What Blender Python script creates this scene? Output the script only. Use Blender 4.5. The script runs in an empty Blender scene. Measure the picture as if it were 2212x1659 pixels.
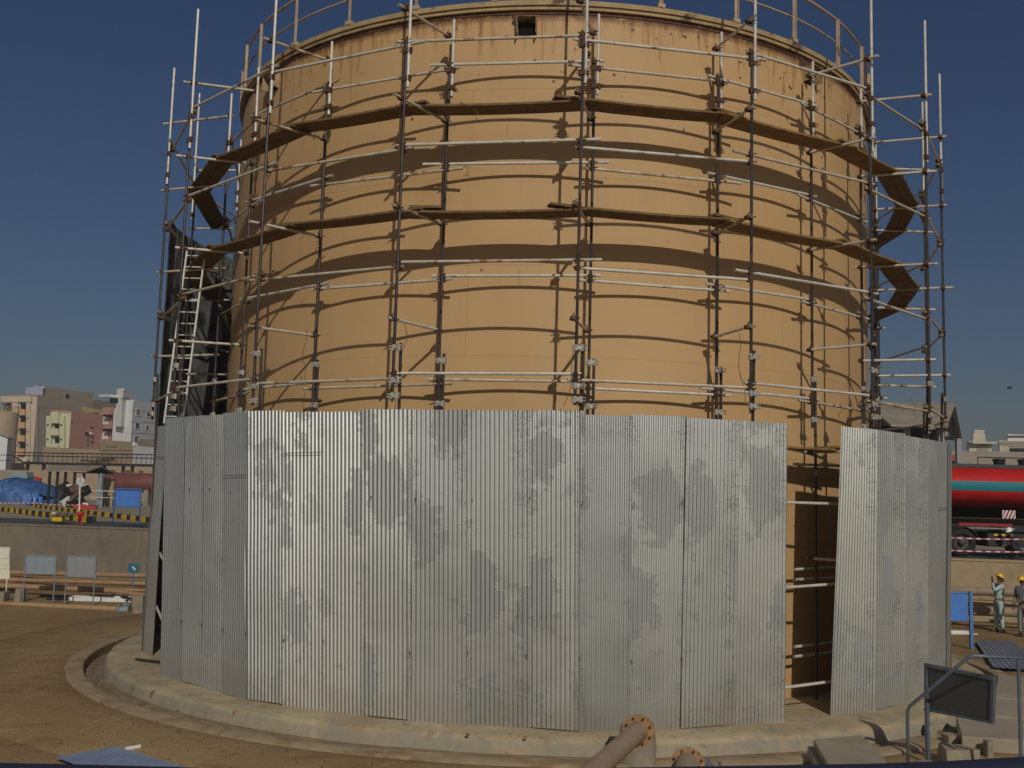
import bpy, bmesh, math, random
from mathutils import Vector, Matrix, noise
R=math.radians
sc=bpy.context.scene
COL=sc.collection
# ------------------------------------------------------------------ camera, world, sun, exposure
FPX=1034.3315; CAM=Vector((0,-25.2563,3.4546))
FW=Vector((-0.03215224,0.99361139,0.10817876)).normalized()
RT=Vector((0.99920786,0.0294152,0.02680279)).normalized()
UP=Vector((-0.02344946,-0.10895484,0.99377008)).normalized()
cd=bpy.data.cameras.new('camera'); co=bpy.data.objects.new('camera',cd); COL.objects.link(co)
m=Matrix.Identity(4)
for i in range(3): m[i][0]=RT[i]; m[i][1]=UP[i]; m[i][2]=-FW[i]; m[i][3]=CAM[i]
co.matrix_world=m
cd.sensor_width=36; cd.lens=FPX*36/1024; cd.clip_start=.05; cd.clip_end=6000
sc.camera=co
SUN_AZ=11.5; SUN_EL=31.3
w=bpy.data.worlds.new("World"); sc.world=w; w.use_nodes=True
nt=w.node_tree; nt.nodes.clear()
sky=nt.nodes.new('ShaderNodeTexSky'); sky.sky_type='NISHITA'; sky.sun_disc=False
sky.sun_elevation=R(SUN_EL); sky.sun_rotation=R(180-SUN_AZ); sky.altitude=20; sky.air_density=1.0; sky.dust_density=1.5; sky.ozone_density=3.6
hs=nt.nodes.new('ShaderNodeHueSaturation'); hs.inputs['Saturation'].default_value=1.18; hs.inputs['Hue'].default_value=.51; nt.links.new(sky.outputs[0],hs.inputs['Color'])
bg=nt.nodes.new('ShaderNodeBackground'); bg.inputs[1].default_value=.058
wo=nt.nodes.new('ShaderNodeOutputWorld'); nt.links.new(hs.outputs[0],bg.inputs[0]); nt.links.new(bg.outputs[0],wo.inputs[0])
sl=bpy.data.lights.new('sun','SUN'); sl.energy=4.5; sl.angle=R(.5); sl.color=(1,.93,.82)
so=bpy.data.objects.new('sun',sl); COL.objects.link(so)
S=Vector((math.sin(R(SUN_AZ))*math.cos(R(SUN_EL)),-math.cos(R(SUN_AZ))*math.cos(R(SUN_EL)),math.sin(R(SUN_EL))))
so.rotation_euler=(-S).to_track_quat('-Z','Y').to_euler()
so.location=(20,-60,40)
sc.view_settings.view_transform='Standard'; sc.view_settings.look='None'; sc.view_settings.gamma=1
sc.view_settings.exposure=-1.03
rng=random.Random(7)
# ------------------------------------------------------------------ measuring helpers (2212 px wide grid of the photo -> points on real planes)
PX=1024/2212.
def ray(x,y): return FW+RT*((x*PX-512)/FPX)-UP*((y*PX-384)/FPX)
def onz(x,y,z): v=ray(x,y); return CAM+v*((z-CAM.z)/v.z)
def ony(x,y,Y): v=ray(x,y); return CAM+v*((Y-CAM.y)/v.y)
def onplane(x,y,P,N): v=ray(x,y); return CAM+v*((P-CAM).dot(N)/v.dot(N))
def pol(r,deg,z=0): return Vector((r*math.cos(R(deg)),r*math.sin(R(deg)),z))
# ------------------------------------------------------------------ mesh builder
class MB:
    def __init__(s): s.v=[];s.f=[];s.m=[];s.uv={};s.mi=0
    def face(s,idx,uv=None):
        s.f.append(tuple(idx)); s.m.append(s.mi)
        if uv: s.uv[len(s.f)-1]=uv
    def add(s,vs): n=len(s.v); s.v+= [Vector(v) for v in vs]; return n
    def hexa(s,b,t):
        n=s.add(list(b)+list(t)); k=len(b)
        s.face([n+i for i in range(k)][::-1]); s.face([n+k+i for i in range(k)])
        for i in range(k): j=(i+1)%k; s.face((n+i,n+j,n+k+j,n+k+i))
        return s
    def box(s,c,d,rz=0,ax=None):
        c=Vector(c); X,Y,Z=ax if ax else (Vector((math.cos(rz),math.sin(rz),0)),Vector((-math.sin(rz),math.cos(rz),0)),Vector((0,0,1)))
        q=[c+X*(d[0]/2*a)+Y*(d[1]/2*b)+Z*(d[2]/2*e) for e in(-1,1) for a,b in((-1,-1),(1,-1),(1,1),(-1,1))]
        return s.hexa(q[:4],q[4:])
    def prism(s,poly,z0,z1): return s.hexa([(p[0],p[1],z0) for p in poly],[(p[0],p[1],z1) for p in poly])
    def tube(s,p,q,r,seg=8,hollow=True,r2=None):
        p=Vector(p);q=Vector(q);d=(q-p).normalized();r2=r if r2 is None else r2
        a=d.cross(Vector((0,0,1)) if abs(d.z)<.9 else Vector((1,0,0))).normalized(); b=d.cross(a)
        cs=[a*math.cos(2*math.pi*i/seg)+b*math.sin(2*math.pi*i/seg) for i in range(seg)]
        n=s.add([p+c*r for c in cs]+[q+c*r2 for c in cs])
        for i in range(seg): j=(i+1)%seg; s.face((n+i,n+j,n+seg+j,n+seg+i))
        for e,(o,rr,sg) in enumerate(((p,r,1),(q,r2,-1))):
            base=n+e*seg
            if hollow:
                k=s.add([o+c*rr*.82 for c in cs]+[o+d*sg*.08+c*rr*.8 for c in cs])
                for i in range(seg):
                    j=(i+1)%seg
                    if e==0: s.face((base+j,base+i,k+i,k+j)); s.face((k+j,k+i,k+seg+i,k+seg+j))
                    else: s.face((base+i,base+j,k+j,k+i)); s.face((k+i,k+j,k+seg+j,k+seg+i))
                L=[k+seg+i for i in range(seg)]
            else: L=[base+i for i in range(seg)]
            s.face(L[::-1] if e==0 else L)
        return s
    def path(s,pts,r,seg=8,closed=False):
        pts=[Vector(p) for p in pts]; N=len(pts); rings=[]
        for i,p in enumerate(pts):
            if closed: d=(pts[(i+1)%N]-pts[i-1])
            else: d=pts[min(i+1,N-1)]-pts[max(i-1,0)]
            d.normalize(); a=d.cross(Vector((0,0,1)) if abs(d.z)<.92 else Vector((0,1,0))).normalized(); b=d.cross(a)
            rings.append(s.add([p+(a*math.cos(2*math.pi*k/seg)+b*math.sin(2*math.pi*k/seg))*r for k in range(seg)]))
        for i in range(N if closed else N-1):
            A=rings[i];B=rings[(i+1)%N]
            for k in range(seg): j=(k+1)%seg; s.face((A+k,A+j,B+j,B+k))
        if not closed: s.face([rings[0]+k for k in range(seg)][::-1]); s.face([rings[-1]+k for k in range(seg)])
        return s
    def lathe(s,c,prof,seg=24,axis='z',a0=0,a1=360):
        c=Vector(c); full=abs(a1-a0)>=360; n=seg if full else seg+1; rows=[]
        for r,h in prof:
            vs=[]
            for i in range(n):
                t=R(a0+(a1-a0)*i/seg); u,v=r*math.cos(t),r*math.sin(t)
                vs.append(c+(Vector((u,v,h)) if axis=='z' else Vector((h,u,v)) if axis=='x' else Vector((u,h,v))))
            rows.append(s.add(vs))
        for a,b in zip(rows,rows[1:]):
            for i in range(seg): j=(i+1)%n; s.face((a+i,a+j,b+j,b+i))
        return s
    def build(s,name,mats,parent=None,smooth=False,link=True):
        if not isinstance(mats,(list,tuple)): mats=[mats]
        o0=parent_loc(parent)
        me=bpy.data.meshes.new(name); me.from_pydata([v-o0 for v in s.v],[],s.f)
        for mt in mats: me.materials.append(mt)
        me.polygons.foreach_set('material_index',s.m)
        if s.uv:
            l=me.uv_layers.new(name='UVMap')
            for fi,uv in s.uv.items():
                for li,c in zip(me.polygons[fi].loop_indices,uv): l.data[li].uv=c
        if smooth: me.polygons.foreach_set('use_smooth',[True]*len(me.polygons))
        me.update()
        ob=bpy.data.objects.new(name,me); COL.objects.link(ob)
        if parent: ob.parent=parent
        return ob
def parent_loc(p):
    v=Vector((0,0,0))
    while p is not None: v=v+p.location; p=p.parent
    return v
def tag(o,label=None,cat=None,group=None,kind=None):
    if label: o['label']=label
    if cat: o['category']=cat
    if group: o['group']=group
    if kind: o['kind']=kind
    return o
def empty(name,loc,label,cat,group=None):
    o=bpy.data.objects.new(name,None); COL.objects.link(o); o.location=loc; o.empty_display_size=.2
    return tag(o,label,cat,group)
def autosmooth(o,deg=40):
    me=o.data; bm=bmesh.new(); bm.from_mesh(me)
    for f in bm.faces: f.smooth=True
    for e in bm.edges:
        if len(e.link_faces)==2 and e.calc_face_angle(0)>R(deg): e.smooth=False
    bm.to_mesh(me); bm.free(); return o
# ------------------------------------------------------------------ materials
class NT:
    def __init__(s,name):
        s.m=bpy.data.materials.new(name); s.m.use_nodes=True; s.t=s.m.node_tree; s.b=s.t.nodes['Principled BSDF']
    def n(s,ty,**k):
        o=s.t.nodes.new('ShaderNode'+ty)
        for a,b in k.items(): setattr(o,a,b)
        return o
    def l(s,a,b): s.t.links.new(a,b)
    def coord(s,kind='Object',scale=(1,1,1),loc=(0,0,0)):
        c=s.n('TexCoord'); mp=s.n('Mapping'); s.l(c.outputs[kind],mp.inputs[0]); mp.inputs['Scale'].default_value=scale; mp.inputs['Location'].default_value=loc; return mp.outputs[0]
    def noise(s,vec,scale,detail=5,rough=.55,dist=0):
        n=s.n('TexNoise'); s.l(vec,n.inputs['Vector']); n.inputs['Scale'].default_value=scale; n.inputs['Detail'].default_value=detail; n.inputs['Roughness'].default_value=rough; n.inputs['Distortion'].default_value=dist; return n.outputs[0]
    def ramp(s,fac,stops):
        r=s.n('ValToRGB'); s.l(fac,r.inputs[0]); e=r.color_ramp.elements
        while len(e)<len(stops): e.new(.5)
        for x,(p,c) in zip(e,stops): x.position=p; x.color=(*c,1) if isinstance(c,(tuple,list)) else (c,c,c,1)
        return r.outputs[0]
    def math(s,op,a,b=None,c=None,clamp=False):
        n=s.n('Math',operation=op); n.use_clamp=clamp
        for i,x in enumerate((a,b,c)):
            if x is None: continue
            if isinstance(x,(int,float)): n.inputs[i].default_value=x
            else: s.l(x,n.inputs[i])
        return n.outputs[0]
    def mix(s,fac,a,b,mode='MIX'):
        n=s.n('Mix',data_type='RGBA',blend_type=mode)
        if isinstance(fac,(int,float)): n.inputs[0].default_value=fac
        else: s.l(fac,n.inputs[0])
        for i,x in ((6,a),(7,b)):
            if isinstance(x,(tuple,list)): n.inputs[i].default_value=(*x,1)
            else: s.l(x,n.inputs[i])
        return n.outputs[2]
    def maprange(s,v,a,b,c=0,d=1):
        n=s.n('MapRange'); n.clamp=True; s.l(v,n.inputs[0])
        for i,x in enumerate((a,b,c,d)): n.inputs[i+1].default_value=x
        return n.outputs[0]
    def bump(s,h,strength=.3,dist=.02):
        n=s.n('Bump'); s.l(h,n.inputs['Height']); n.inputs['Strength'].default_value=strength; n.inputs['Distance'].default_value=dist; s.l(n.outputs[0],s.b.inputs['Normal'])
    def col(s,c): s.l(c,s.b.inputs['Base Color'])
    def set(s,rough=.8,metal=0,spec=None):
        s.b.inputs['Roughness'].default_value=rough; s.b.inputs['Metallic'].default_value=metal
        if spec is not None: s.b.inputs['Specular IOR Level'].default_value=spec
        return s.m
def mottled(name,c1,c2,scale=3,rough=.8,metal=0,bump=.15,bscale=25,stain=None,stretch=(1,1,1),bd=.01):
    k=NT(name); v=k.coord('Object',stretch); f=k.noise(v,scale,6,.6)
    c=k.ramp(f,[(.33,c1),(.67,c2)])
    if stain: 
        g=k.noise(v,stain[1],5,.65,.6); c=k.mix(k.maprange(g,stain[2],stain[2]+.08),c,stain[0])
    k.col(c)
    if bump: k.bump(k.noise(v,bscale,5,.6),bump,bd)
    return k.set(rough,metal)
def plain(name,c,rough=.6,metal=0): return mottled(name,[x*.85 for x in c],[min(1,x*1.12) for x in c],6,rough,metal,.05)
M={}
# beige tank paint, seams and rust
k=NT('tank_paint'); uv=k.coord('UV')
base=k.ramp(k.noise(k.coord('UV',(.5,.25,1)),1.0,5,.6),[(.3,(.455,.290,.130)),(.7,(.535,.348,.166))])
streak=k.noise(k.coord('UV',(5,.25,1)),1.0,4,.6)
base=k.mix(k.maprange(streak,.35,.75,0,.20),base,(.58,.385,.19))
br=k.n('TexBrick'); k.l(k.coord('UV',(1,1,1),(0,.535,0)),br.inputs['Vector']); br.offset=.37; br.inputs['Scale'].default_value=1; br.inputs['Mortar Size'].default_value=.006; br.inputs['Mortar Smooth'].default_value=.3
br.inputs['Brick Width'].default_value=6.1; br.inputs['Row Height'].default_value=1.605
wig=k.noise(k.coord('UV'),7,2,.5)
base=k.mix(k.math('MULTIPLY',br.outputs['Fac'],k.maprange(wig,.3,.7,.25,.6)),base,(.23,.12,.05))
sep=k.n('SeparateXYZ'); k.l(uv,sep.inputs[0]); vz=sep.outputs[1]
hi=k.maprange(vz,10.2,12.25)
drip=k.noise(k.coord('UV',(4.6,.42,1)),1.0,7,.75,.3)
thr=k.math('SUBTRACT',.70,k.math('MULTIPLY',hi,.245))
dm=k.maprange(k.math('SUBTRACT',drip,thr),0,.10)
base=k.mix(k.math('MULTIPLY',dm,.85),base,(.28,.105,.028))
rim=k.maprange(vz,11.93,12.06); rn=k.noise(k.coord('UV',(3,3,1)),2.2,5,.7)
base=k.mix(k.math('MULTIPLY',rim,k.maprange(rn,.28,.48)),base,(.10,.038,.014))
vo=k.n('TexVoronoi'); k.l(uv,vo.inputs['Vector']); vo.inputs['Scale'].default_value=4.2
spn=k.noise(k.coord('UV'),14,3,.6); spot=k.maprange(k.math('ADD',vo.outputs['Distance'],k.math('MULTIPLY',k.math('SUBTRACT',spn,.5),.25)),.07,.16,1,0)
vc=k.n('SeparateXYZ'); k.l(vo.outputs['Color'],vc.inputs[0])
pres=k.math('LESS_THAN',vc.outputs[0],k.maprange(vz,9.6,12.0,0.03,1.1))
base=k.mix(k.math('MULTIPLY',spot,pres),base,(.10,.04,.018))
vo2=k.n('TexVoronoi'); k.l(k.coord('UV',(1,.16,1)),vo2.inputs['Vector']); vo2.inputs['Scale'].default_value=3.6
sp2=k.maprange(vo2.outputs['Distance'],.02,.14,1,0); vc2=k.n('SeparateXYZ'); k.l(vo2.outputs['Color'],vc2.inputs[0])
pr2=k.math('LESS_THAN',vc2.outputs[0],k.maprange(vz,9.8,12.0,0.02,1.05))
base=k.mix(k.math('MULTIPLY',k.math('MULTIPLY',sp2,pr2),.7),base,(.27,.10,.03))
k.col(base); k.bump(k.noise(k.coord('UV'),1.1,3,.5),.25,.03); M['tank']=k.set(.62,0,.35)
# galvanised corrugated sheet
k=NT('galvanised_sheet'); uv=k.coord('UV'); oi=k.n('ObjectInfo'); rnd=oi.outputs['Random']
off=k.n('CombineXYZ'); k.l(k.math('MULTIPLY',rnd,37.),off.inputs[0]); k.l(k.math('MULTIPLY',rnd,91.),off.inputs[1])
ad=k.n('VectorMath',operation='ADD'); k.l(uv,ad.inputs[0]); k.l(off.outputs[0],ad.inputs[1]); av=ad.outputs[0]
c=k.ramp(rnd,[(0,(.51,.535,.52)),(.5,(.68,.70,.665)),(1,(.59,.615,.59))])
mpv=k.n('Mapping'); k.l(av,mpv.inputs[0]); mpv.inputs['Scale'].default_value=(1.15,.62,1)
vp=k.n('TexVoronoi'); k.l(mpv.outputs[0],vp.inputs['Vector']); vp.inputs['Scale'].default_value=1.0; vp.inputs['Randomness'].default_value=.85
rag=k.noise(av,3.2,5,.65,.0); rag2=k.noise(av,16,3,.6)
blob=k.math('ADD',vp.outputs['Distance'],k.math('ADD',k.math('MULTIPLY',k.math('SUBTRACT',rag,.5),.75),k.math('MULTIPLY',k.math('SUBTRACT',rag2,.5),.07)))
bm_=k.maprange(blob,.365,.425,1,0)
fine=k.noise(av,26,4,.7); cloud=k.noise(k.coord('UV',(.8,.5,1)),1.3,4,.6)
c=k.mix(k.maprange(k.noise(av,.7,5,.6),.45,.7,0,.5),c,(.40,.42,.39))
c=k.mix(k.math('MULTIPLY',bm_,.68),c,(.285,.31,.30))
blob2=k.noise(av,1.9,4,.6,.2); edge=k.maprange(k.math('ABSOLUTE',k.math('SUBTRACT',blob,.385)),.0,.016,1,0)
c=k.mix(k.math('MULTIPLY',edge,.30),c,(.17,.17,.15))
c=k.mix(k.math('MULTIPLY',k.maprange(blob2,.61,.66),.35),c,(.33,.345,.325))
sx=k.n('SeparateXYZ'); k.l(uv,sx.inputs[0]); dd=k.math('ABSOLUTE',k.math('SUBTRACT',sx.outputs[0],.40))
em=k.maprange(k.math('ADD',dd,k.math('MULTIPLY',k.math('SUBTRACT',k.noise(av,2.3,4,.6),.5),.35)),.30,.40); gate=k.maprange(k.noise(k.coord('UV',(0.3,1,1)),1.7,3,.6),.46,.58)
sp=k.maprange(k.noise(av,30,3,.7),.50,.56)
c=k.mix(k.math('MULTIPLY',k.math('MULTIPLY',em,gate),k.math('MULTIPLY',sp,.60)),c,(.16,.16,.15))
c=k.mix(k.maprange(fine,.35,.75,0,.18),c,(.62,.63,.62))
dirt=k.maprange(sx.outputs[1],0,.5,.35,0); c=k.mix(dirt,c,(.35,.28,.19))
k.col(c); fr2=k.math('FRACT',k.math('MULTIPLY',rnd,7.31)); lv=k.math('ADD',.5,k.math('MULTIPLY',fr2,3.6)); dl=k.math('ABSOLUTE',k.math('SUBTRACT',k.math('ABSOLUTE',k.math('SUBTRACT',sx.outputs[1],k.math('ADD',lv,k.math('MULTIPLY',sx.outputs[0],.03)))),.022))
ln=k.math('MULTIPLY',k.maprange(dl,.004,.012,1,0),k.math('GREATER_THAN',fr2,.80)); c=k.mix(k.math('MULTIPLY',ln,.7),c,(.06,.06,.055)); k.col(c)
k.l(k.maprange(bm_,0,1,.43,.60),k.b.inputs['Roughness']); k.bump(k.noise(av,2.2,3,.5),.12,.02)
M['sheet']=k.set(.45,.90)
M['sheet_shade']=mottled('shade_dark_sheet',(.10,.105,.10),(.20,.205,.20),2,.6,.3,.1,20,((.05,.045,.04),1.4,.52))  # rear screen's shade is put into this dark sheet colour, plus random blotches
M['blue_sheet']=mottled('blue_sheet',(.20,.25,.36),(.27,.33,.45),4,.5,.2,.1,20,((.38,.40,.45),2.5,.6))
M['grey_blue_sheet']=mottled('grey_blue_sheet',(.16,.19,.22),(.24,.27,.31),3,.55,.2,.1,20)
M['dark_tube']=mottled('dark_steel_tube',(.028,.025,.027),(.075,.060,.056),5,.42,.45,.15,60,((.12,.075,.05),6,.58),(1,1,.3))
M['white_tube']=mottled('pale_galvanised_tube',(.50,.48,.42),(.66,.64,.57),6,.45,.12,.1,60,((.26,.15,.07),3.1,.60))
M['worn_tube']=mottled('worn_galvanised_tube',(.42,.37,.27),(.60,.55,.44),6,.5,.1,.1,60,((.25,.12,.045),2.3,.54))
M['rust']=mottled('rusty_clamp',(.045,.022,.014),(.15,.075,.035),22,.85,.15,.4,90)
M['clamp_white']=mottled('galvanised_clamp',(.28,.27,.24),(.52,.50,.45),18,.5,.2,.2,60,((.16,.09,.05),12,.56))
M['plank']=mottled('scaffold_board',(.10,.060,.022),(.20,.125,.05),5,.85,0,.4,40,((.09,.05,.025),2.5,.60),(1,1,1),.006)
M['plank2']=mottled('yellow_scaffold_board',(.16,.092,.028),(.27,.165,.055),5,.8,0,.35,40,((.12,.07,.03),2.5,.62))
M['rail_paint']=mottled('rusty_beige_paint',(.36,.26,.17),(.48,.36,.25),7,.7,0,.2,50,((.14,.07,.04),3.0,.58))
M['rim_paint']=mottled('stained_rim_paint',(.30,.21,.10),(.43,.31,.16),3,.75,0,.2,40,((.10,.055,.03),2.0,.56))
M['ladder']=mottled('white_ladder_paint',(.55,.57,.54),(.68,.69,.66),8,.5,.1,.05)
M['black']=plain('black_steel',(.018,.018,.02),.6,.2)
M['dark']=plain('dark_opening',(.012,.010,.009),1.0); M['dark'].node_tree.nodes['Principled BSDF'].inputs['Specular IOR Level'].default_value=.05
k=NT('sandy_ground'); v=k.coord('Object')
big=k.noise(v,.22,5,.6,.4); mid=k.noise(v,1.3,6,.65,.5); fi=k.noise(v,14,6,.7); pat=k.noise(k.coord('Object',(1,.4,1)),.55,6,.7,.8)
c=k.ramp(big,[(.3,(.26,.168,.076)),(.7,(.365,.25,.122))]); c=k.mix(k.maprange(mid,.54,.70,0,.6),c,(.15,.088,.032))
c=k.mix(k.maprange(pat,.56,.70,0,.5),c,(.39,.29,.15)); c=k.mix(k.maprange(fi,.40,.65,0,.42),c,(.17,.105,.045))
vg=k.n('TexVoronoi'); k.l(v,vg.inputs['Vector']); vg.inputs['Scale'].default_value=9; peb=k.maprange(vg.outputs['Distance'],.05,.09,1,0)
c=k.mix(k.math('MULTIPLY',peb,.5),c,(.16,.13,.10)); scf=k.noise(k.coord('Object',(.35,2.6,1)),1.6,6,.75,.6); c=k.mix(k.maprange(scf,.57,.66,0,.55),c,(.14,.085,.035)); c=k.mix(k.maprange(k.noise(k.coord('Object',(1,1,1),(7,3,0)),2.3,7,.75,.3),.56,.66,0,.5),c,(.46,.33,.17))
k.col(c); k.bump(k.math('ADD',k.math('MULTIPLY',mid,2.2),k.math('ADD',fi,k.math('MULTIPLY',peb,.4))),.55,.035); M['ground']=k.set(.95,0,.2)
k=NT('slab_concrete'); v=k.coord('Object'); a=k.noise(v,.9,6,.6,.4); b=k.noise(v,2.4,5,.65,.8); f2=k.noise(v,22,5,.65)
c=k.ramp(a,[(.32,(.32,.25,.145)),(.68,(.47,.385,.245))]); c=k.mix(k.maprange(b,.55,.60,0,.55),c,(.24,.235,.20)); c=k.mix(k.maprange(k.noise(v,1.6,6,.7,.5),.60,.66,0,.6),c,(.58,.48,.31))
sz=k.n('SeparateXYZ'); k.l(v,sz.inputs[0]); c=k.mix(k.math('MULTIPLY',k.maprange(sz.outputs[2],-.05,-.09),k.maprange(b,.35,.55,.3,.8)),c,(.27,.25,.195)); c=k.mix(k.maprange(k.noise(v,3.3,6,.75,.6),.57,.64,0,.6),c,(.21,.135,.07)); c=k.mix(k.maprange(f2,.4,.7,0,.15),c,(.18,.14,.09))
k.col(c); k.bump(k.math('ADD',k.math('MULTIPLY',b,2),f2),.5,.015); M['slab']=k.set(.9,0,.25)
M['kerb']=mottled('kerb_concrete',(.27,.20,.11),(.36,.275,.165),2.5,.9,0,.4,20,((.24,.155,.07),1.3,.52),(1,1,1),.015)
M['gutter']=mottled('gutter_concrete',(.15,.105,.058),(.26,.19,.11),3,.95,0,.4,20)
k=NT('bund_wall_render'); v=k.coord('Object'); a=k.noise(v,.35,6,.6,.3); b=k.noise(v,2.5,6,.65)
sxx=k.n('SeparateXYZ'); k.l(v,sxx.inputs[0])
c=k.ramp(a,[(.3,(.16,.14,.11)),(.7,(.235,.205,.155))]); warm=k.maprange(sxx.outputs[0],-6,8)
c=k.mix(warm,c,(.36,.28,.17)); c=k.mix(k.maprange(b,.5,.72,0,.4),c,(.14,.115,.08))
st=k.noise(k.coord('Object',(2.2,2.2,.12)),1,4,.6); c=k.mix(k.maprange(st,.60,.72,0,.5),c,(.42,.34,.2)); c=k.mix(k.maprange(k.noise(v,.9,6,.7,.4),.56,.64,0,.35),c,(.12,.10,.075)); k.col(c); k.bump(k.noise(v,9,6,.7),.45,.03); M['wall']=k.set(.92,0,.2)
M['asphalt']=mottled('yard_asphalt',(.045,.045,.048),(.075,.073,.07),1.2,.9,0,.3,30,((.14,.12,.09),.5,.56))
M['pipe']=mottled('beige_pipe_paint',(.33,.195,.10),(.44,.275,.15),4,.6,0,.15,30,((.22,.13,.07),2.6,.66))
M['pipe2']=mottled('dusty_pipe_paint',(.27,.19,.125),(.34,.25,.17),5,.7,0,.15,30,((.2,.13,.08),2.6,.6))
M['flange']=mottled('ochre_flange_paint',(.30,.175,.075),(.40,.245,.11),9,.65,.1,.2,50,((.14,.07,.03),6,.58))
M['yellow']=mottled('yellow_paint',(.55,.36,.01),(.70,.47,.02),5,.6,0,.1,30,((.25,.17,.05),6,.62))
M['kblack']=plain('black_paint',(.022,.022,.02),.7)
M['blue']=mottled('blue_sign_paint',(.045,.16,.50),(.065,.21,.60),4,.5,0,.05)
M['blue2']=plain('blue_post_paint',(.06,.17,.42),.5)
M['teal_sign']=plain('teal_sign_paint',(.03,.13,.22),.5)
M['grey_panel']=mottled('grey_panel',(.20,.26,.29),(.25,.31,.34),4,.6,.1,.05)
M['grey_panel2']=mottled('plain_grey_panel',(.22,.23,.25),(.28,.29,.31),4,.6,.1,.05)
M['grey_frame']=plain('grey_frame_paint',(.22,.25,.27),.55,.2)
M['white']=mottled('white_paint',(.60,.60,.57),(.74,.74,.70),6,.6,0,.05)
M['cream']=mottled('cream_board',(.62,.60,.48),(.72,.70,.57),5,.7,0,.05)
M['red']=plain('red_paint',(.50,.02,.02),.45)
M['navy']=plain('navy_rail_paint',(.016,.019,.045),.75,0)
M['rail_blue']=mottled('grey_blue_rail_paint',(.085,.11,.14),(.13,.16,.19),7,.5,.2,.1,40)
M['mesh']=mottled('dark_mesh_panel',(.065,.068,.068),(.10,.10,.095),40,.7,.3,.2,80)
M['tarp']=mottled('blue_tarpaulin',(.035,.10,.28),(.06,.155,.38),1.5,.55,0,.5,3,((.12,.22,.42),2.5,.6),(1,1,1),.1)
M['block']=mottled('concrete_block',(.21,.18,.13),(.30,.255,.18),4,.9,0,.4,20,((.15,.125,.09),2,.58),(1,1,1),.012)
M['lid']=mottled('dusty_concrete_lid',(.26,.215,.155),(.33,.28,.205),2,.9,0,.3,20)
M['tan_wall']=mottled('tan_block_wall',(.30,.225,.14),(.38,.29,.19),.6,.9,0,.3,4)
M['roof_sheet']=mottled('asbestos_roof_sheet',(.25,.215,.155),(.33,.285,.215),.8,.85,0,.3,4,((.19,.16,.12),.5,.57))
M['b_beige']=mottled('beige_plaster',(.50,.40,.30),(.58,.47,.36),.3,.85,0,.1,3)
M['b_grey']=mottled('raw_block_wall',(.245,.215,.17),(.31,.27,.215),.35,.9,0,.1,3,((.33,.25,.16),.25,.55))
M['b_orange']=mottled('ochre_plaster',(.52,.31,.13),(.58,.36,.17),.5,.85,0,.1,3)
M['b_green']=mottled('pale_green_plaster',(.50,.52,.33),(.58,.59,.40),.4,.85,0,.1,3)
M['b_pink']=mottled('terracotta_plaster',(.40,.20,.15),(.47,.245,.185),.3,.85,0,.1,3)
M['b_white']=mottled('white_plaster',(.60,.61,.60),(.70,.71,.70),.3,.8,0,.1,3)
M['b_lilac']=mottled('lilac_plaster',(.42,.44,.60),(.48,.50,.66),.4,.8,0,.1,3)
M['b_lime']=mottled('olive_plaster',(.36,.36,.15),(.42,.42,.2),.4,.8,0,.1,3)
M['b_cream']=mottled('cream_plaster',(.46,.42,.32),(.54,.49,.38),.3,.85,0,.1,3)
M['glass']=plain('dark_window',(.035,.04,.05),.25)
M['silo']=mottled('tan_silo_paint',(.34,.26,.16),(.40,.31,.20),.5,.75,0,.1,3)
M['maroon']=mottled('maroon_tank_paint',(.14,.045,.035),(.19,.065,.05),1,.6,0,.1,5)
M['tyre']=plain('tyre_rubber',(.016,.016,.017),.85)
M['hub']=mottled('wheel_hub',(.05,.045,.04),(.10,.09,.08),6,.6,.3,.1)
M['cyan_cloth']=mottled('pale_cyan_cloth',(.30,.42,.43),(.42,.53,.53),6,.9,0,.5,14,None,(1,1,1),.02)
M['grey_cloth']=mottled('grey_cloth',(.16,.17,.18),(.24,.25,.26),6,.9,0,.5,14,None,(1,1,1),.02)
M['navy_cloth']=mottled('dark_navy_cloth',(.018,.020,.032),(.035,.037,.055),6,.9,0,.5,14,None,(1,1,1),.02)
M['red_cloth']=mottled('red_cloth',(.35,.05,.04),(.45,.08,.06),6,.9,0,.3,14)
M['skin']=mottled('brown_skin',(.16,.08,.045),(.21,.11,.065),9,.6,0,.05)
M['hair']=plain('black_hair',(.012,.010,.010),.6)
M['helmet_y']=plain('yellow_helmet',(.75,.45,.02),.3)
M['helmet_w']=plain('white_helmet',(.75,.75,.72),.3)
M['shoe']=plain('black_shoe',(.02,.018,.018),.6)
M['rope']=plain('brown_rope',(.16,.085,.035),.9)
M['scrap_teal']=plain('teal_scrap',(.10,.35,.28),.7); M['scrap_brown']=mottled('brown_scrap',(.07,.045,.03),(.16,.11,.07),3,.9)
# tanker paint: red barrel with a teal band
k=NT('tanker_paint'); v=k.coord('Object'); s4=k.n('SeparateXYZ'); k.l(v,s4.inputs[0]); Z=s4.outputs[2]
band=k.math('MULTIPLY',k.math('GREATER_THAN',Z,-.16),k.math('LESS_THAN',Z,.17))
c=k.mix(band,k.ramp(k.noise(v,2,4,.6),[(.3,(.40,.008,.008)),(.7,(.50,.018,.015))]),(.010,.17,.215)); k.col(c); M['tanker']=k.set(.6,0,.3)
M['truck_red']=plain('chassis_red',(.28,.010,.010),.6)
k=NT('barrier_tape_stripes'); v=k.coord('Object'); s5=k.n('SeparateXYZ'); k.l(v,s5.inputs[0])
fr=k.math('FRACT',k.math('MULTIPLY',s5.outputs[0],3.3)); k.col(k.mix(k.math('GREATER_THAN',fr,.5),(.62,.55,.55),(.42,.05,.07))); M['tape']=k.set(.5)
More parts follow.
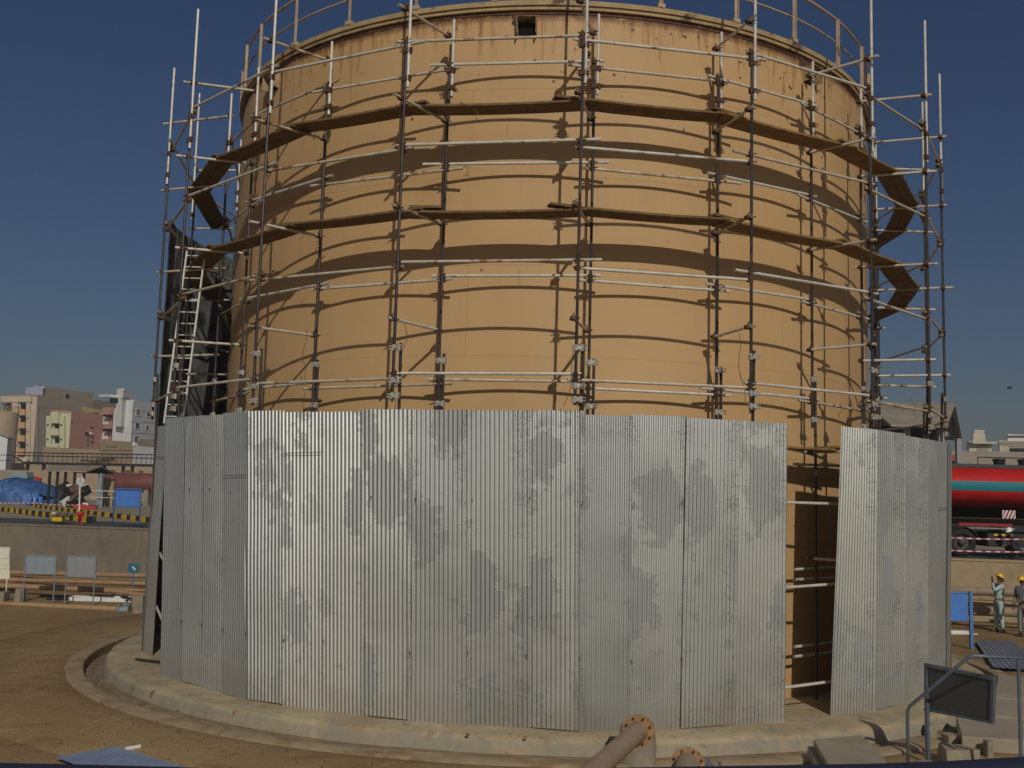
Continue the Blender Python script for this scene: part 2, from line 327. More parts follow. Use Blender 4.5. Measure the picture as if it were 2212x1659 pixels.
# ------------------------------------------------------------------ ground and setting
GZ=-.22; TZ=1.80
WA=Vector((-90,24.4,0)); WB=Vector((60,1.6,0))   # back line of the bund wall (continued past both sides of the frame)
WA=ony(0,1100,17.0); WB=ony(2212,1100,9.6); WA.z=WB.z=0
wd=(WB-WA).normalized(); WA=WA-wd*40; WB=WB+wd*40; wn=Vector((-wd.y,wd.x,0))
def rs2(t): return 1-.023*max(0,-math.cos(R(t+12)))**1.5
mb=MB(); n=60
xs=[-2500,-300,-80]+[-40+i*1.0 for i in range(81)]+[80,300,2500]; ys=[-400,-60]+[-30+i*1.0 for i in range(60)]+[40,400,3000]
idx={}
for j,y in enumerate(ys):
    for i,x in enumerate(xs):
        r=math.hypot(x,y); z=GZ
        if abs(x)<=40 and -30<=y<30 and r>10.9:
            z+= .035*noise.noise(Vector((x*.35,y*.35,0)))+.02*noise.noise(Vector((x*1.1,y*1.1,3)))
        if r<10.9: z=-.8
        idx[i,j]=mb.add([(x,y,z)])
for j in range(len(ys)-1):
    for i in range(len(xs)-1): mb.face((idx[i,j],idx[i+1,j],idx[i+1,j+1],idx[i,j+1]))
g=mb.build('ground',M['ground'],smooth=True); tag(g,kind='structure')
mb=MB(); rows=[]
for r,z in [(10.3,-.42),(10.45,GZ-.012),(10.85,GZ+.012),(12.6,GZ+.02),(12.75,GZ-.1)]: rows.append(mb.add([pol(r if r>10.5 else r*rs2(t),t,z) for t in range(0,360,3)]))
for a,b in zip(rows,rows[1:]):
    for i in range(120): j=(i+1)%120; mb.face((a+i,b+i,b+j,a+j))
g2=mb.build('soil_margin',M['ground'],smooth=True); tag(g2,kind='structure')
def rs(t): return 1-.023*max(0,-math.cos(R(t+12)))**1.5
# concrete pad with rounded, worn rim
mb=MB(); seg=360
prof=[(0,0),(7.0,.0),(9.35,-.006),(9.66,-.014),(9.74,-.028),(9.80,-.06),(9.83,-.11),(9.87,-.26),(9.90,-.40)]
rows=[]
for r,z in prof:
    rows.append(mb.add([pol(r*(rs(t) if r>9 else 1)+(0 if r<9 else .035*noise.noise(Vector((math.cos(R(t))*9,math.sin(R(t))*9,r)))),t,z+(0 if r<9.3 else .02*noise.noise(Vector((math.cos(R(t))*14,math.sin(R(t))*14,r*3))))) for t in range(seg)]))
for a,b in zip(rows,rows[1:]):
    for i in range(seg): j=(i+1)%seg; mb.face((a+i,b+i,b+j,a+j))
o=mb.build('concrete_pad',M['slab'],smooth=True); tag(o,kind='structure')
# cracks and joints cut as thin dark sheets lying in the pad surface
mb=MB()
for t,r0,r1,dt in ((-102.5,9.35,9.72,.9),(-97,9.5,9.74,-.5),(-70.5,9.25,9.75,1.3),(-118,9.3,9.8,-1.5),(-55,9.2,9.75,2.0),(-134,9.4,9.8,1.2),(-146,9.2,9.7,-1.5),(-44,9.1,9.7,1.0),(-86,9.5,9.75,.6)):
    a=pol(r0,t,0);b=pol(r1,t+dt,0); tn=Vector((-math.sin(R(t)),math.cos(R(t)),0))*.010
    zf=lambda r:-.012-(max(0,r-9.35))*.12+.03
    q=[a-tn,a+tn,b+tn*.6,b-tn*.6]; mb.hexa([(p.x,p.y,-.12) for p in q],[(p.x,p.y,zf(math.hypot(p.x,p.y))-.012) for p in q])
o=mb.build('pad_joint',M['gutter']); tag(o,kind='structure')
mb=MB(); rows=[]
for r,z in [(9.80,-.24),(9.98,-.25),(10.02,-.27),(10.04,-.36),(10.30,-.385)]: rows.append(mb.add([pol(r*rs(t)+.012*noise.noise(Vector((math.cos(R(t))*15,math.sin(R(t))*15,r))),t,z) for t in range(seg)]))
for a,b in zip(rows,rows[1:]):
    for i in range(seg): j=(i+1)%seg; mb.face((a+i,b+i,b+j,a+j))
o=mb.build('gutter_floor',M['gutter'],smooth=True); tag(o,kind='structure')
mb=MB(); rows=[]
for r,z in [(10.25,-.45),(10.25,-.20),(10.28,-.18),(10.56,-.185),(10.60,-.205),(10.62,-.5)]:
    rows.append(mb.add([pol(r*rs(t)+.018*noise.noise(Vector((math.cos(R(t))*11,math.sin(R(t))*11,r))),t,z+.012*noise.noise(Vector((math.cos(R(t))*16,math.sin(R(t))*16,r)))) for t in range(seg)]))
for a,b in zip(rows,rows[1:]):
    for i in range(seg): j=(i+1)%seg; mb.face((a+i,b+i,b+j,a+j))
o=mb.build('gutter_kerb',M['kerb']); autosmooth(o,35); tag(o,kind='structure')
# raised yard behind the bund wall
mb=MB(); A=WA+wn*.28;B=WB+wn*.28
mb.face([mb.add([p])for p in ((A.x,A.y,TZ),(B.x,B.y,TZ),(B.x+1200,B.y+3000,TZ),(A.x-1200,A.y+3000,TZ))])
o=mb.build('raised_yard',M['lid']); tag(o,kind='structure')
mb=MB(); q=[A,B,B+wn*4.6,A+wn*6.2]; mb.face([mb.add([(p.x,p.y,TZ+.006)]) for p in q]); o=mb.build('yard_road',M['asphalt']); tag(o,kind='structure')
e=empty('retaining_wall',(WA+WB)/2,'long low rendered bund wall holding up the yard behind the pipes','retaining wall')
mb=MB(); p,q=WA,WB; mb.hexa([(p.x,p.y,-.6),(q.x,q.y,-.6),(q.x+wn.x*.27,q.y+wn.y*.27,-.6),(p.x+wn.x*.27,p.y+wn.y*.27,-.6)],[(p.x,p.y,TZ-.06),(q.x,q.y,TZ-.06),(q.x+wn.x*.27,q.y+wn.y*.27,TZ-.06),(p.x+wn.x*.27,p.y+wn.y*.27,TZ-.06)])
mb.build('wall_face',M['wall'],e)
mb=MB(); d1=-wn*.03; mb.hexa([(p.x+d1.x,p.y+d1.y,TZ-.06),(q.x+d1.x,q.y+d1.y,TZ-.06),(q.x+wn.x*.29,q.y+wn.y*.29,TZ-.06),(p.x+wn.x*.29,p.y+wn.y*.29,TZ-.06)],[(p.x+d1.x,p.y+d1.y,TZ+.015),(q.x+d1.x,q.y+d1.y,TZ+.015),(q.x+wn.x*.29,q.y+wn.y*.29,TZ+.015),(p.x+wn.x*.29,p.y+wn.y*.29,TZ+.015)])
mb.build('coping',M['wall'],e)
# ------------------------------------------------------------------ storage tank
RT_=7.5; H=12.25
tank=empty('storage_tank',(0,0,0),'huge beige steel storage tank with rust streaks under its rim','storage tank')
mb=MB(); seg=240; zs=[-.02,1.07,2.68,4.28,5.88,7.49,9.1,10.7,H]
rows=[]
for z in zs:
    vs=[]
    for i in range(seg+1):
        t=i/seg*360; dr=.006*noise.noise(Vector((math.cos(R(t))*6,math.sin(R(t))*6,z*.6)))
        vs.append(pol(RT_+dr,t-270,z))
    rows.append(mb.add(vs))
for a,b,z0,z1 in zip(rows,rows[1:],zs,zs[1:]):
    for i in range(seg):
        u0=i/seg*2*math.pi*RT_; u1=(i+1)/seg*2*math.pi*RT_
        mb.face((a+i,a+i+1,b+i+1,b+i),[(u0,z0),(u1,z0),(u1,z1),(u0,z1)])
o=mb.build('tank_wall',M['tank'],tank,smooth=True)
mb=MB(); mb.lathe((0,0,0),[(RT_+.0,H-.10),(RT_+.055,H-.10),(RT_+.055,H-.03),(RT_+.09,H-.03),(RT_+.09,H+.06),(RT_-.02,H+.06)],240); o=mb.build('rim_angle',M['rim_paint'],tank); autosmooth(o,30)
mb=MB(); mb.lathe((0,0,0),[(RT_+.004,H-.175),(RT_+.014,H-.17),(RT_+.014,H-.155),(RT_+.004,H-.15)],240); mb.build('stiffener_ring',M['rust'],tank,smooth=True)
mb=MB(); mb.lathe((0,0,0),[(RT_-.02,H+.03),(5,H+.35),(0,H+.6)],120); mb.build('roof',M['rim_paint'],tank,smooth=True)
PA=[-178,-166.3,-154.6,-145.4,-133.2,-121.1,-109.6,-98.1,-86.6,-75.2,-63.4,-52.1,-40.1,-28.5,-16.8,-5.1]
t=6.6
while t<180: PA.append(t); t+=11.7
HR=13.34
mb=MB(); mb.path([pol(7.53,a*3,HR) for a in range(120)],.028,6,True); rail=mb.build('top_rail',M['rail_paint'],tank,smooth=True)
mb=MB(); mb.path([pol(7.53,a*3,HR-.50) for a in range(120)],.02,6,True); mb.build('mid_rail',M['rail_paint'],tank,smooth=True)
for a in PA:
    mb=MB(); n_=pol(1,a); 
    mb.box(pol(7.555,a,(H+HR)/2+.02),(.012,.058,HR-H-.06),R(a)); mb.box(pol(7.585,a,(H+HR)/2+.02)+Vector((-math.sin(R(a)),math.cos(R(a)),0))*.026,(.045,.012,HR-H-.06),R(a))
    mb.box(pol(7.56,a,H+.10),(.09,.14,.07),R(a)); mb.build('rail_post',M['rail_paint'],tank)
def tang_(d): return Vector((-math.sin(R(d)),math.cos(R(d)),0))
for a in (-139.6,-93.6,-48.0,3,50,96,141):
    mb=MB(); c=pol(RT_+.10,a,11.80); 
    mb.box(c+Vector((0,0,.15)),(.24,.36,.012),R(a))
    for s_ in(-1,1): mb.box(c+Vector((-math.sin(R(a)),math.cos(R(a)),0))*.17*s_,(.22,.012,.29),R(a))
    hd=mb.build('vent_hood',M['rim_paint'],tank)
    mb=MB(); mb.box(pol(RT_+.013,a,11.78),(.014,.31,.27),R(a)); mb.build('vent_opening',M['dark'],hd)
    mb=MB(); pl=[]
    for q_ in range(22): t_=q_/22*6.283; rr_=(.17+.09*noise.noise(Vector((math.cos(t_)*2.3+a,math.sin(t_)*2.3,a))))*(1.25 if math.cos(t_)<0 else .9); c_=pol(RT_+.006,a-.6,12.0)+tang_(a)*rr_*math.cos(t_)*1.1+Vector((0,0,rr_*.62*math.sin(t_))); pl.append(c_)
    mb.hexa([p_ for p_ in pl],[p_+pol(.006,a) for p_ in pl]); mb.build('rusted_patch',M['rust'],hd)
# ------------------------------------------------------------------ scaffolding
SCF=empty('scaffolding',(0,0,0),'tube and clamp scaffolding standing all round the beige tank','scaffolding')
OUT=[-213,-197,-181.2,-159.7,-142.7,-124.1,-105.8,-87.0,-68.3,-50.5,-35.2,-19.3,-4.2,13.5,31]
INN=[(-212,7.9),(-196,7.9),(-180.8,7.9),(-152.6,7.9),(-139.7,7.9),(-122.2,7.9),(-103.4,7.9),(-84.7,7.9),(-67.9,7.9),(-51.6,7.9),(-37.9,7.9),(-19.6,7.68),(-5.5,7.8),(13,7.9),(31,7.9)]
TOPO=[13.2,13.2,13.55,12.8,13.05,13.75,14.1,13.9,14.15,14.0,13.17,13.02,13.3,13.3,13.3]
RO=9.05; TR=.0258
def tang(d): return Vector((-math.sin(R(d)),math.cos(R(d)),0))
def rad(d): return Vector((math.cos(R(d)),math.sin(R(d)),0))
couplers=[]  # (priority, point, pole_offset_dir, other_axis, white)
for i,d in enumerate(OUT):
    P=rad(d)*RO; T=tang(d); j=rng.uniform(-.02,.02)
    front=3<=i<=12
    lean=T*rng.uniform(-.02,.02)
    for (a,b,off,mat,z0) in ((-.0,5.92+rng.uniform(-.06,.05),T*.085,'dark_tube',0),(4.92+j,10.92+j,T*0,'dark_tube',0),(10.18+rng.uniform(-.07,.06)-(.4 if i==9 else 0),TOPO[i],T*.062+rad(d)*.01,'white_tube',0)):
        foot=rad(d)*(-.22 if a<1 else 0)
        mb=MB(); mb.tube(P+off+foot+Vector((0,0,a)),P+off+lean*((b-a)/6)+foot*.25+Vector((0,0,b)),TR,10); mb.build('standard_tube',M[mat],SCF,smooth=False)
    for z in (5.80,5.24,5.0): couplers.append((0 if front else 3,P+T*.042+Vector((0,0,z+rng.uniform(-.04,.04))),'splice',d,'clamp_white'))
    for z in (10.82,10.34): couplers.append((0 if front else 3,P+T*.03+Vector((0,0,z)),'splice',d,'rust'))
for i,(d,r) in enumerate(INN):
    P=rad(d)*r; T=tang(d); front=3<=i<=12
    for (a,b,off,mat) in ((0,5.86+rng.uniform(-.08,.05),T*.085,'dark_tube'),(4.85,11.0+rng.uniform(-.1,.1),T*0,'dark_tube'),(10.45,11.95+rng.uniform(-.1,.1),T*.06,'white_tube')):
        mb=MB(); mb.tube(P+off+Vector((0,0,a)),P+off+Vector((0,0,b)),TR,10); mb.build('standard_tube',M[mat],SCF)
    for z in (5.74,5.0): couplers.append((0 if front else 3,P+T*.042+Vector((0,0,z)),'splice',d,'clamp_white'))
    for z in (10.92,10.6): couplers.append((1 if front else 3,P+T*.03+Vector((0,0,z)),'splice',d,'rust'))
# ledgers: (nominal level, outer, inner)
nled=0
def tube_mat(): return M['white_tube'] if rng.random()<.62 else M['worn_tube']
for i in range(1,len(OUT)-1):
    hi=.10 if i%2==0 else 0
    for li,z in enumerate((5.30,7.13,9.13,10.93)):
        if i<3 and li==0: continue
        for ring in (0,1):
            if ring==0: A,B,r_=OUT[i],OUT[i+1],RO; a=rad(A)*(r_-.052); b=rad(B)*(r_-.052)
            else:
                a=rad(INN[i][0])*(INN[i][1]-.052); b=rad(INN[i+1][0])*(INN[i+1][1]-.052)
            if ring==1 and (i<2 or i>12): continue
            zz=z+hi+rng.uniform(-.02,.02)+(.02 if ring else 0)
            dv=(b-a).normalized(); e0=.06+rng.random()**2*.32; e1=.06+rng.random()**2*.34
            if ring: e0+=.1;e1+=.12
            rise=rng.uniform(-.015,.03)
            mb=MB(); mb.tube(a-dv*e0+Vector((0,0,zz)),b+dv*e1+Vector((0,0,zz+rise)),TR,10); mb.build('ledger_tube',tube_mat(),SCF); nled+=1
            fr=3<=i<=11
            for pt,dd in ((a,OUT[i]),(b,OUT[i+1])):
                couplers.append(((0 if ring==0 else 1) if fr else 4,pt+rad(dd)*.03+Vector((0,0,zz)),'cross',dd,'rust'))
# fence-level ledgers inside
for i in range(3,11):
    for z in ((3.48,2.04,.42) if i==8 else (3.48,)):
        a=rad(OUT[i])*(RO-.26); b=rad(OUT[i+1])*(RO-.26); dv=(b-a).normalized()
        if i==8 or z>1: mb=MB(); mb.tube(a-dv*.15+Vector((0,0,z)),b+dv*.15+Vector((0,0,z+(.10 if z<3 else 0))),TR,10); mb.build('ledger_tube',M['white_tube'],SCF)
for (x,y) in ((0,0),):
    for z in (4.17,2.3,2.12,.95,.78):
        a=rad(-53)*7.86; dv=tang(-53); mb=MB(); mb.tube(a-dv*.28+Vector((0,0,z)),a+dv*1.6+Vector((0,0,z+.03)),TR,8); mb.build('ledger_tube',M['white_tube'],SCF)
# left gap ladder-side tubes
for z,zb in ((3.2,3.15),(2.0,1.6),(.9,.5)):
    mb=MB(); mb.tube(rad(-163)*8.9+Vector((0,0,z+.3)),rad(-141)*8.85+Vector((0,0,zb)),TR,8); mb.build('ledger_tube',M['white_tube'],SCF)
# transoms
for i in range(len(OUT)):
    for z in (11.56,10.02,8.16,6.30,4.40,2.50):
        if z<5 and not (i in (3,4,8,9)): continue
        if z>11 and not 2<=i<=12: continue
        T=tang(OUT[i])*-.052; a=rad(OUT[i])*(RO)+T; b=rad(INN[i][0])*INN[i][1]+T; dv=(a-b).normalized()
        zo=z+rng.uniform(-.02,.02)
        mb=MB(); mb.tube(a+dv*((.10+rng.random()*.12) if z>5 else -.25)+Vector((0,0,zo)),b-dv*(.04+rng.random()*.08)+Vector((0,0,zo)),TR,10); mb.build('transom_tube',M['worn_tube'] if rng.random()<.7 else M['white_tube'],SCF)
        fr=3<=i<=12
        couplers.append((0 if fr and z>5 else 4,a-T*.5-dv*(0 if z>5 else .4)+Vector((0,0,zo)),'cross',OUT[i]+90,'rust')); couplers.append((1 if fr and z>5 else 4,b-T*.5+Vector((0,0,zo)),'cross',OUT[i]+90,'rust'))
def coupler(mb,p,kind,d):
    n0=len(mb.v); coupler_(mb,p,kind,d)
    for v_ in mb.v[n0:]: v_-=(p-v_)*.12
def coupler_(mb,p,kind,d):
    X=rad(d);T=tang(d)
    if kind=='splice':
        for s_ in(-1,1):
            mb.tube(p+T*.042*s_-Vector((0,0,.045)),p+T*.042*s_+Vector((0,0,.045)),.033,8,False)
            for zz in(-.02,.02): mb.tube(p+T*.06*s_+X*.02+Vector((0,0,zz)),p+T*.105*s_+X*.045+Vector((0,0,zz)),.009,5,False)
        mb.box(p+X*.03,(.03,.05,.06),R(d))
    else:
        mb.tube(p-Vector((0,0,.035)),p+Vector((0,0,.035)),.037,8,False)
        mb.tube(p-X*.045-T*.035,p-X*.045+T*.035,.036,8,False)
        mb.tube(p+X*.02+T*.03,p+X*.055+T*.075,.010,5,False); mb.tube(p+X*.02-T*.03,p+X*.06-T*.07,.010,5,False)
        mb.tube(p-X*.04+Vector((0,0,.03)),p-X*.01+Vector((0,0,.08)),.010,5,False); mb.box(p-X*.02,(.05,.055,.07),R(d))
couplers.sort(key=lambda c:(c[0],abs(math.atan2(c[1].y,c[1].x)+math.pi/2)))
for c in couplers[:100]:
    mb=MB(); coupler(mb,c[1],c[2],c[3]); mb.build('coupler',M[c[4]],SCF)
mb=MB()
for c in couplers[100:]:
    mb.mi=0 if c[4]=='rust' else 1; coupler(mb,c[1],c[2],c[3])
o=mb.build('couplers',[M['rust'],M['clamp_white']],SCF); tag(o,kind='stuff')
# hanging tie wires
for (x,y,y2,r,sx) in ((878,697,800,8.5,-10),(1245,700,880,9.0,-22),(655,495,520,8.6,-4),(1596,720,880,8.4,14),(660,710,835,8.4,2),(1820,870,905,8.9,-8),(1971,860,912,9.0,10),(1990,660,690,8.9,5),(1028,232,262,8.5,5),(688,520,545,8.4,-3)):
    v=ray(x,y); ox,oy=CAM.x,CAM.y; a=v.x**2+v.y**2; b=2*(ox*v.x+oy*v.y); c=ox*ox+oy*oy-r*r; q=b*b-4*a*c
    if q<0: continue
    P=CAM+v*((-b-math.sqrt(q))/(2*a)); L=(y2-y)*.0073; pts=[]
    for s_ in range(9):
        f=s_/8; pts.append(P+Vector((sx*.0073*f*f+.03*math.sin(f*9+x),.02*math.sin(f*7),-L*f)))
    mb=MB(); mb.path(pts,.006,5); mb.build('tie_wire',M['rope'],SCF)
# ------------------------------------------------------------------ boards on the scaffold
ordn=['first','second','third','fourth','fifth','sixth','seventh','eighth','ninth','tenth','eleventh','twelfth','thirteenth','fourteenth']
LV=[(10.02,'upper',2,13),(8.16,'lower',2,13),(4.40,'lowest',3,5),(4.40,'lowest',8,10),(2.50,'bottom',8,9)]
for z,lv,i0,i1 in LV:
    for i in range(i0,i1):
        for s_ in (0,1):
            rr=8.48-.0-s_*.235 if z>5 else 8.35-s_*.235
            a=rad(OUT[i])*rr;b=rad(OUT[i+1])*rr; dv=(b-a).normalized(); nv=Vector((dv.y,-dv.x,0))
            if nv.dot(a)<0: nv=-nv
            up=.024+.02+(.041 if i%2 else 0)
            e0=.14+rng.random()*.10; e1=.14+rng.random()*.12
            if lv=='bottom': e1=-1.55
            zz0=z+up+rng.uniform(0,.004); A=a-dv*e0;B=b+dv*e1
            mb=MB(); N=8
            prev=None
            for q in range(N+1):
                f=q/N; c=A.lerp(B,f); sag=-.028*math.sin(math.pi*f)*(1 if z>5 else .5)+.004*noise.noise(Vector((i*3+s_,q*.7,z)))
                w_=.112; ring=mb.add([c+nv*w_+Vector((0,0,zz0+sag-.019)),c-nv*w_+Vector((0,0,zz0+sag-.019)),c-nv*w_+Vector((0,0,zz0+sag+.019)),c+nv*w_+Vector((0,0,zz0+sag+.019))])
                if prev is not None:
                    for k_ in range(4): mb.face((prev+k_,prev+(k_+1)%4,ring+(k_+1)%4,ring+k_))
                else: mb.face((ring+3,ring+2,ring+1,ring))
                prev=ring
            mb.face((prev,prev+1,prev+2,prev+3))
            mat=M['plank2'] if i in(8,9) else M['plank']
            nm=ordn[i-2]
            if lv in('upper','lower'):
                lab='%s scaffold board of the %s walkway ring, %s bay counting from the left'%('outer' if s_==0 else 'inner',lv,nm)
            elif lv=='lowest': lab='%s board at fence-top height inside the scaffold, seen in the %s fence gap, %s span'%('outer' if s_==0 else 'inner','left' if i<6 else 'right',{3:'left',4:'right',8:'left',9:'right'}[i])
            else: lab='%s short scaffold board half way up the right fence gap'%('outer' if s_==0 else 'inner')
            o=mb.build('scaffold_board',mat); tag(o,lab,'scaffold board','boards laid on the scaffold transoms')
# short loose boards lying over the joints
for (i,z,da,L,lab) in ((7,8.16,-1.6,.45,'short thick board end beside the central pole of the lower walkway'),(7,10.02,-1.7,.32,'short board offcut beside the central pole of the upper walkway'),(8,8.16,-1.2,.5,'small offcut lying on the lower walkway right of centre'),(6,8.16,1.4,.55,'small offcut lying on the lower walkway left of centre'),(8,10.02,-1.0,.65,'angled board piece lying on the upper walkway right of centre')):
    a=rad(OUT[i]+da)*8.42; mb=MB(); mb.box(a+Vector((0,0,z+.13)),(L,.2,.04),R(OUT[i]+90)+.25); o=mb.build('board_offcut',M['plank']); tag(o,lab,'board offcut','board offcuts on the walkways')
# ladder
lad=empty('ladder',onz(375,915,4.50),'white metal ladder leaning inside the scaffold at the left end','ladder')
P0=pol(8.62,-149.2,4.48); P1=pol(8.30,-147.2,8.62); side=(RT-Vector((0,0,RT.z))).normalized()
P0=onplane(375,915,pol(8.6,-148),Vector((0,1,0))); P1=onplane(424,543,pol(8.6,-148)+Vector((0,.25,0)),Vector((0,1,0)))
lad.location=P0
for s_ in(-1,1):
    mb=MB(); d_=(P1-P0).normalized(); mb.box((P0+P1)/2+side*.19*s_,(.03,.055,(P1-P0).length),0,(side,d_.cross(side),d_)); mb.build('stile',M['ladder'],lad)
nr=15
for k_ in range(nr):
    c=P0.lerp(P1,(k_+.6)/nr); mb=MB(); mb.tube(c-side*.19,c+side*.19,.013,6,False); mb.build('rung',M['ladder'],lad)
# ------------------------------------------------------------------ corrugated fences
def oncyl(x,y,r):
    v=ray(x,y); a=v.x**2+v.y**2; b=2*(CAM.x*v.x+CAM.y*v.y); c=CAM.x**2+CAM.y**2-r*r; return CAM+v*((-b-math.sqrt(b*b-4*a*c))/(2*a))
def sheet(mb,a,b,z0,h,ph,outw,bow,off,ta=None,tb=None):
    L=(b-a).length; dv=(b-a).normalized(); nv=Vector((dv.y,-dv.x,0))
    if nv.dot(a)<0: nv=-nv
    pitch=.072; nc=L/pitch; per=8; nu=int(round(nc*per)); rowsz=10
    def P(i,j,s_):
        u=i/nu*L; zz=z0+h*j/rowsz
        w_=math.sin((u+ph)/pitch*2*math.pi)*.0108
        bw=bow*math.sin(math.pi*i/nu)*.6+.012*noise.noise(Vector((a.x*3+u*1.2,a.y*3,zz*.7)))
        sh=(ta.lerp(tb,i/nu)*(j/rowsz)) if ta is not None else Vector((0,0,0))
        return a+dv*u+sh+nv*(off+w_+bw-(.0016 if s_ else 0))+Vector((0,0,zz))
    for s_ in(0,1):
        base=mb.add([P(i,j,s_) for j in range(rowsz+1) for i in range(nu+1)])
        for j in range(rowsz):
            for i in range(nu):
                q=[base+j*(nu+1)+i,base+j*(nu+1)+i+1,base+(j+1)*(nu+1)+i+1,base+(j+1)*(nu+1)+i]
                uvq=[(i/nu*L,h*j/rowsz),((i+1)/nu*L,h*j/rowsz),((i+1)/nu*L,h*(j+1)/rowsz),(i/nu*L,h*(j+1)/rowsz)]
                if s_: q=q[::-1];uvq=uvq[::-1]
                mb.face(q,uvq)
def fence(name,label,verts,z0,h,mat,twist=0,group=None,cover=.80,tops=None):
    root=empty(name,verts[0],label,'corrugated fence',group); arc=0; cnt=0; joints=[]
    T0=[Vector((t.x-v.x,t.y-v.y,0)) for t,v in zip(tops,verts)] if tops else [Vector((0,0,0))]*len(verts)
    for v0,v1,t0,t1 in zip(verts,verts[1:],T0,T0[1:]):
        L=(v1-v0).length; n_=max(1,round(L/cover)); dv=(v1-v0)/n_
        for q in range(n_):
            a=v0+dv*q; b=a+dv; u=dv.normalized(); nv=Vector((u.y,-u.x,0))
            if nv.dot(a)<0: nv=-nv
            tw=rng.uniform(-1,1)*twist; a2=a-u*.05+nv*tw; b2=b+u*.03-nv*tw
            mb=MB(); sheet(mb,a2,b2,z0(cnt) if callable(z0) else z0,h+rng.uniform(-.028,.022),arc,nv,rng.uniform(-.012,.016),(.006 if cnt%2 else 0),t0.lerp(t1,q/n_),t0.lerp(t1,(q+1)/n_))
            o=mb.build('corrugated_sheet',mat,root,smooth=True); arc+=dv.length; cnt+=1; joints.append((b,nv))
    return root,joints
Vf=[Vector(p) for p in ((-6.961,-5.886,0),(-4.837,-7.812,0),(-2.675,-8.742,0),(-1.936,-8.985,0),(-.143,-9.2,0),(.666,-9.355,0),(2.224,-8.898,0),(3.93,-8.103,0))]
f1,j1=fence('corrugated_fence','long bright galvanised corrugated fence in front of the tank, between both gaps',Vf,lambda c:-.006+.018*math.sin(c*2.1),4.79,M['sheet'],.008,tops=[oncyl(x,y,r) for x,y,r in ((360,905,9.15),(530,890,9.15),(790,885,9.15),(890,887,9.17),(1140,892,9.17),(1258,893,9.25),(1488,903,9.15),(1698,914,9.12))])
Vr=[Vector(p) for p in ((4.888,-7.451,0),(5.708,-6.975,0),(6.45,-6.20,0),(7.183,-5.309,0),(8.05,-4.05,0),(8.62,-2.75,0))]
f2,j2=fence('corrugated_fence','galvanised corrugated fence right of the dark doorway gap, wavy and dull',Vr,lambda c:-.01+.01*math.sin(c*2.1),4.78,M['sheet'],.02,tops=[oncyl(1823,924,9.14),oncyl(1892,929,9.14)]+[v*1.012 for v in Vr[2:]])
Vr2=[pol(9.08,-17,0),pol(9.12,-9,0),pol(9.1,2,0)]
f2b,_=fence('corrugated_fence','narrow end of corrugated fence behind the right fence, beside the red truck',Vr2,0,4.66,M['sheet'],.01)
Vl=[pol(8.78,-155.4,0),pol(8.95,-159.5,0),pol(9.0,-165,0),pol(9.05,-170,0)]
f3,_=fence('corrugated_fence','narrow corrugated fence panel left of the dark gap with the ladder',Vl,0,4.77,M['sheet'],.004)
Vb=[pol(9.12,a,0) for a in (-170.4,-175.5,-180.6,-185.7,-190.8,-196,-201,-206,-211,-216)]
f4,_=fence('corrugated_fence','tall dark double height corrugated screen behind the left side of the tank',Vb,0,9.78,M['sheet_shade'],.02)
# wire ties / hook bolts on the joints
for root,js in ((f1,j1),(f2,j2)):
    for b,nv in js:
        u=Vector((-nv.y,nv.x,0)); mb=MB()
        for z in (3.42,1.05,):
            p=b-u*.05+nv*.02+Vector((0,0,z+rng.uniform(-.04,.04))); mb=MB(); mb.tube(p,p+nv*.02,.010,6,False); mb.tube(p+nv*.018,p+nv*.018+Vector((.008,0,-.05)),.005,5,False); mb.build('hook_bolt',M['rust'],root)
# doorway jamb tubes and foot pieces
mb=MB(); mb.tube(pol(8.6,-146.5,.03),pol(9.15,-151.5,.03),.024,8); o=mb.build('loose_tube',M['dark_tube']); tag(o,'short rusty tube lying on the pad at the foot of the left fence gap','tube')
# ------------------------------------------------------------------ pipework on the left and right
def pipe_thing(name,label,pts,r,mat,cat='pipe',group=None,seg=14):
    mb=MB(); mb.path(pts,r,seg); o=mb.build(name,mat,smooth=True); o2=autosmooth(o,50); return tag(o,label,cat,group)
def depth_pt(x,y,d): return CAM+ray(x,y)*d
def zpt(x,y,z): return onz(x,y,z)
pipe_thing('pipeline','thick beige pipe running along the foot of the retaining wall, farthest back',[depth_pt(-60,1234,41.3),depth_pt(0,1236,41),depth_pt(150,1240,39),depth_pt(312,1244,37.5),depth_pt(420,1247,36.6)],.085,M['pipe'],group='beige pipelines crossing the yard')
pipe_thing('pipeline','second beige pipe from the retaining wall, above a deep shadow gap',[depth_pt(-60,1250,39.5),depth_pt(0,1252,39),depth_pt(150,1256,37.5),depth_pt(312,1261,36),depth_pt(420,1264,35)],.075,M['pipe'],group='beige pipelines crossing the yard')
pipe_thing('pipeline','beige pipe that passes just behind the sign posts and bends down at its right end',[depth_pt(-60,1262,35),depth_pt(0,1265,34.6),depth_pt(110,1270,34),depth_pt(225,1275,33.3),depth_pt(262,1279,33),depth_pt(312,1287,32.2),depth_pt(420,1303,30)],.085,M['pipe'],group='beige pipelines crossing the yard')
pipe_thing('pipeline','thin beige pipe branching behind the bent pipe, ending behind the fence',[depth_pt(215,1273,34.2),depth_pt(260,1274,34),depth_pt(330,1276,33.6),depth_pt(400,1279,33)],.055,M['pipe'],group='beige pipelines crossing the yard')
pipe_thing('pipeline','nearest beige pipe lying on the sand and ending at the grey valve',[depth_pt(-60,1303,31.8),depth_pt(0,1305,31.6),depth_pt(120,1310,31.2),depth_pt(254,1316,30.6)],.085,M['pipe'],group='beige pipelines crossing the yard')
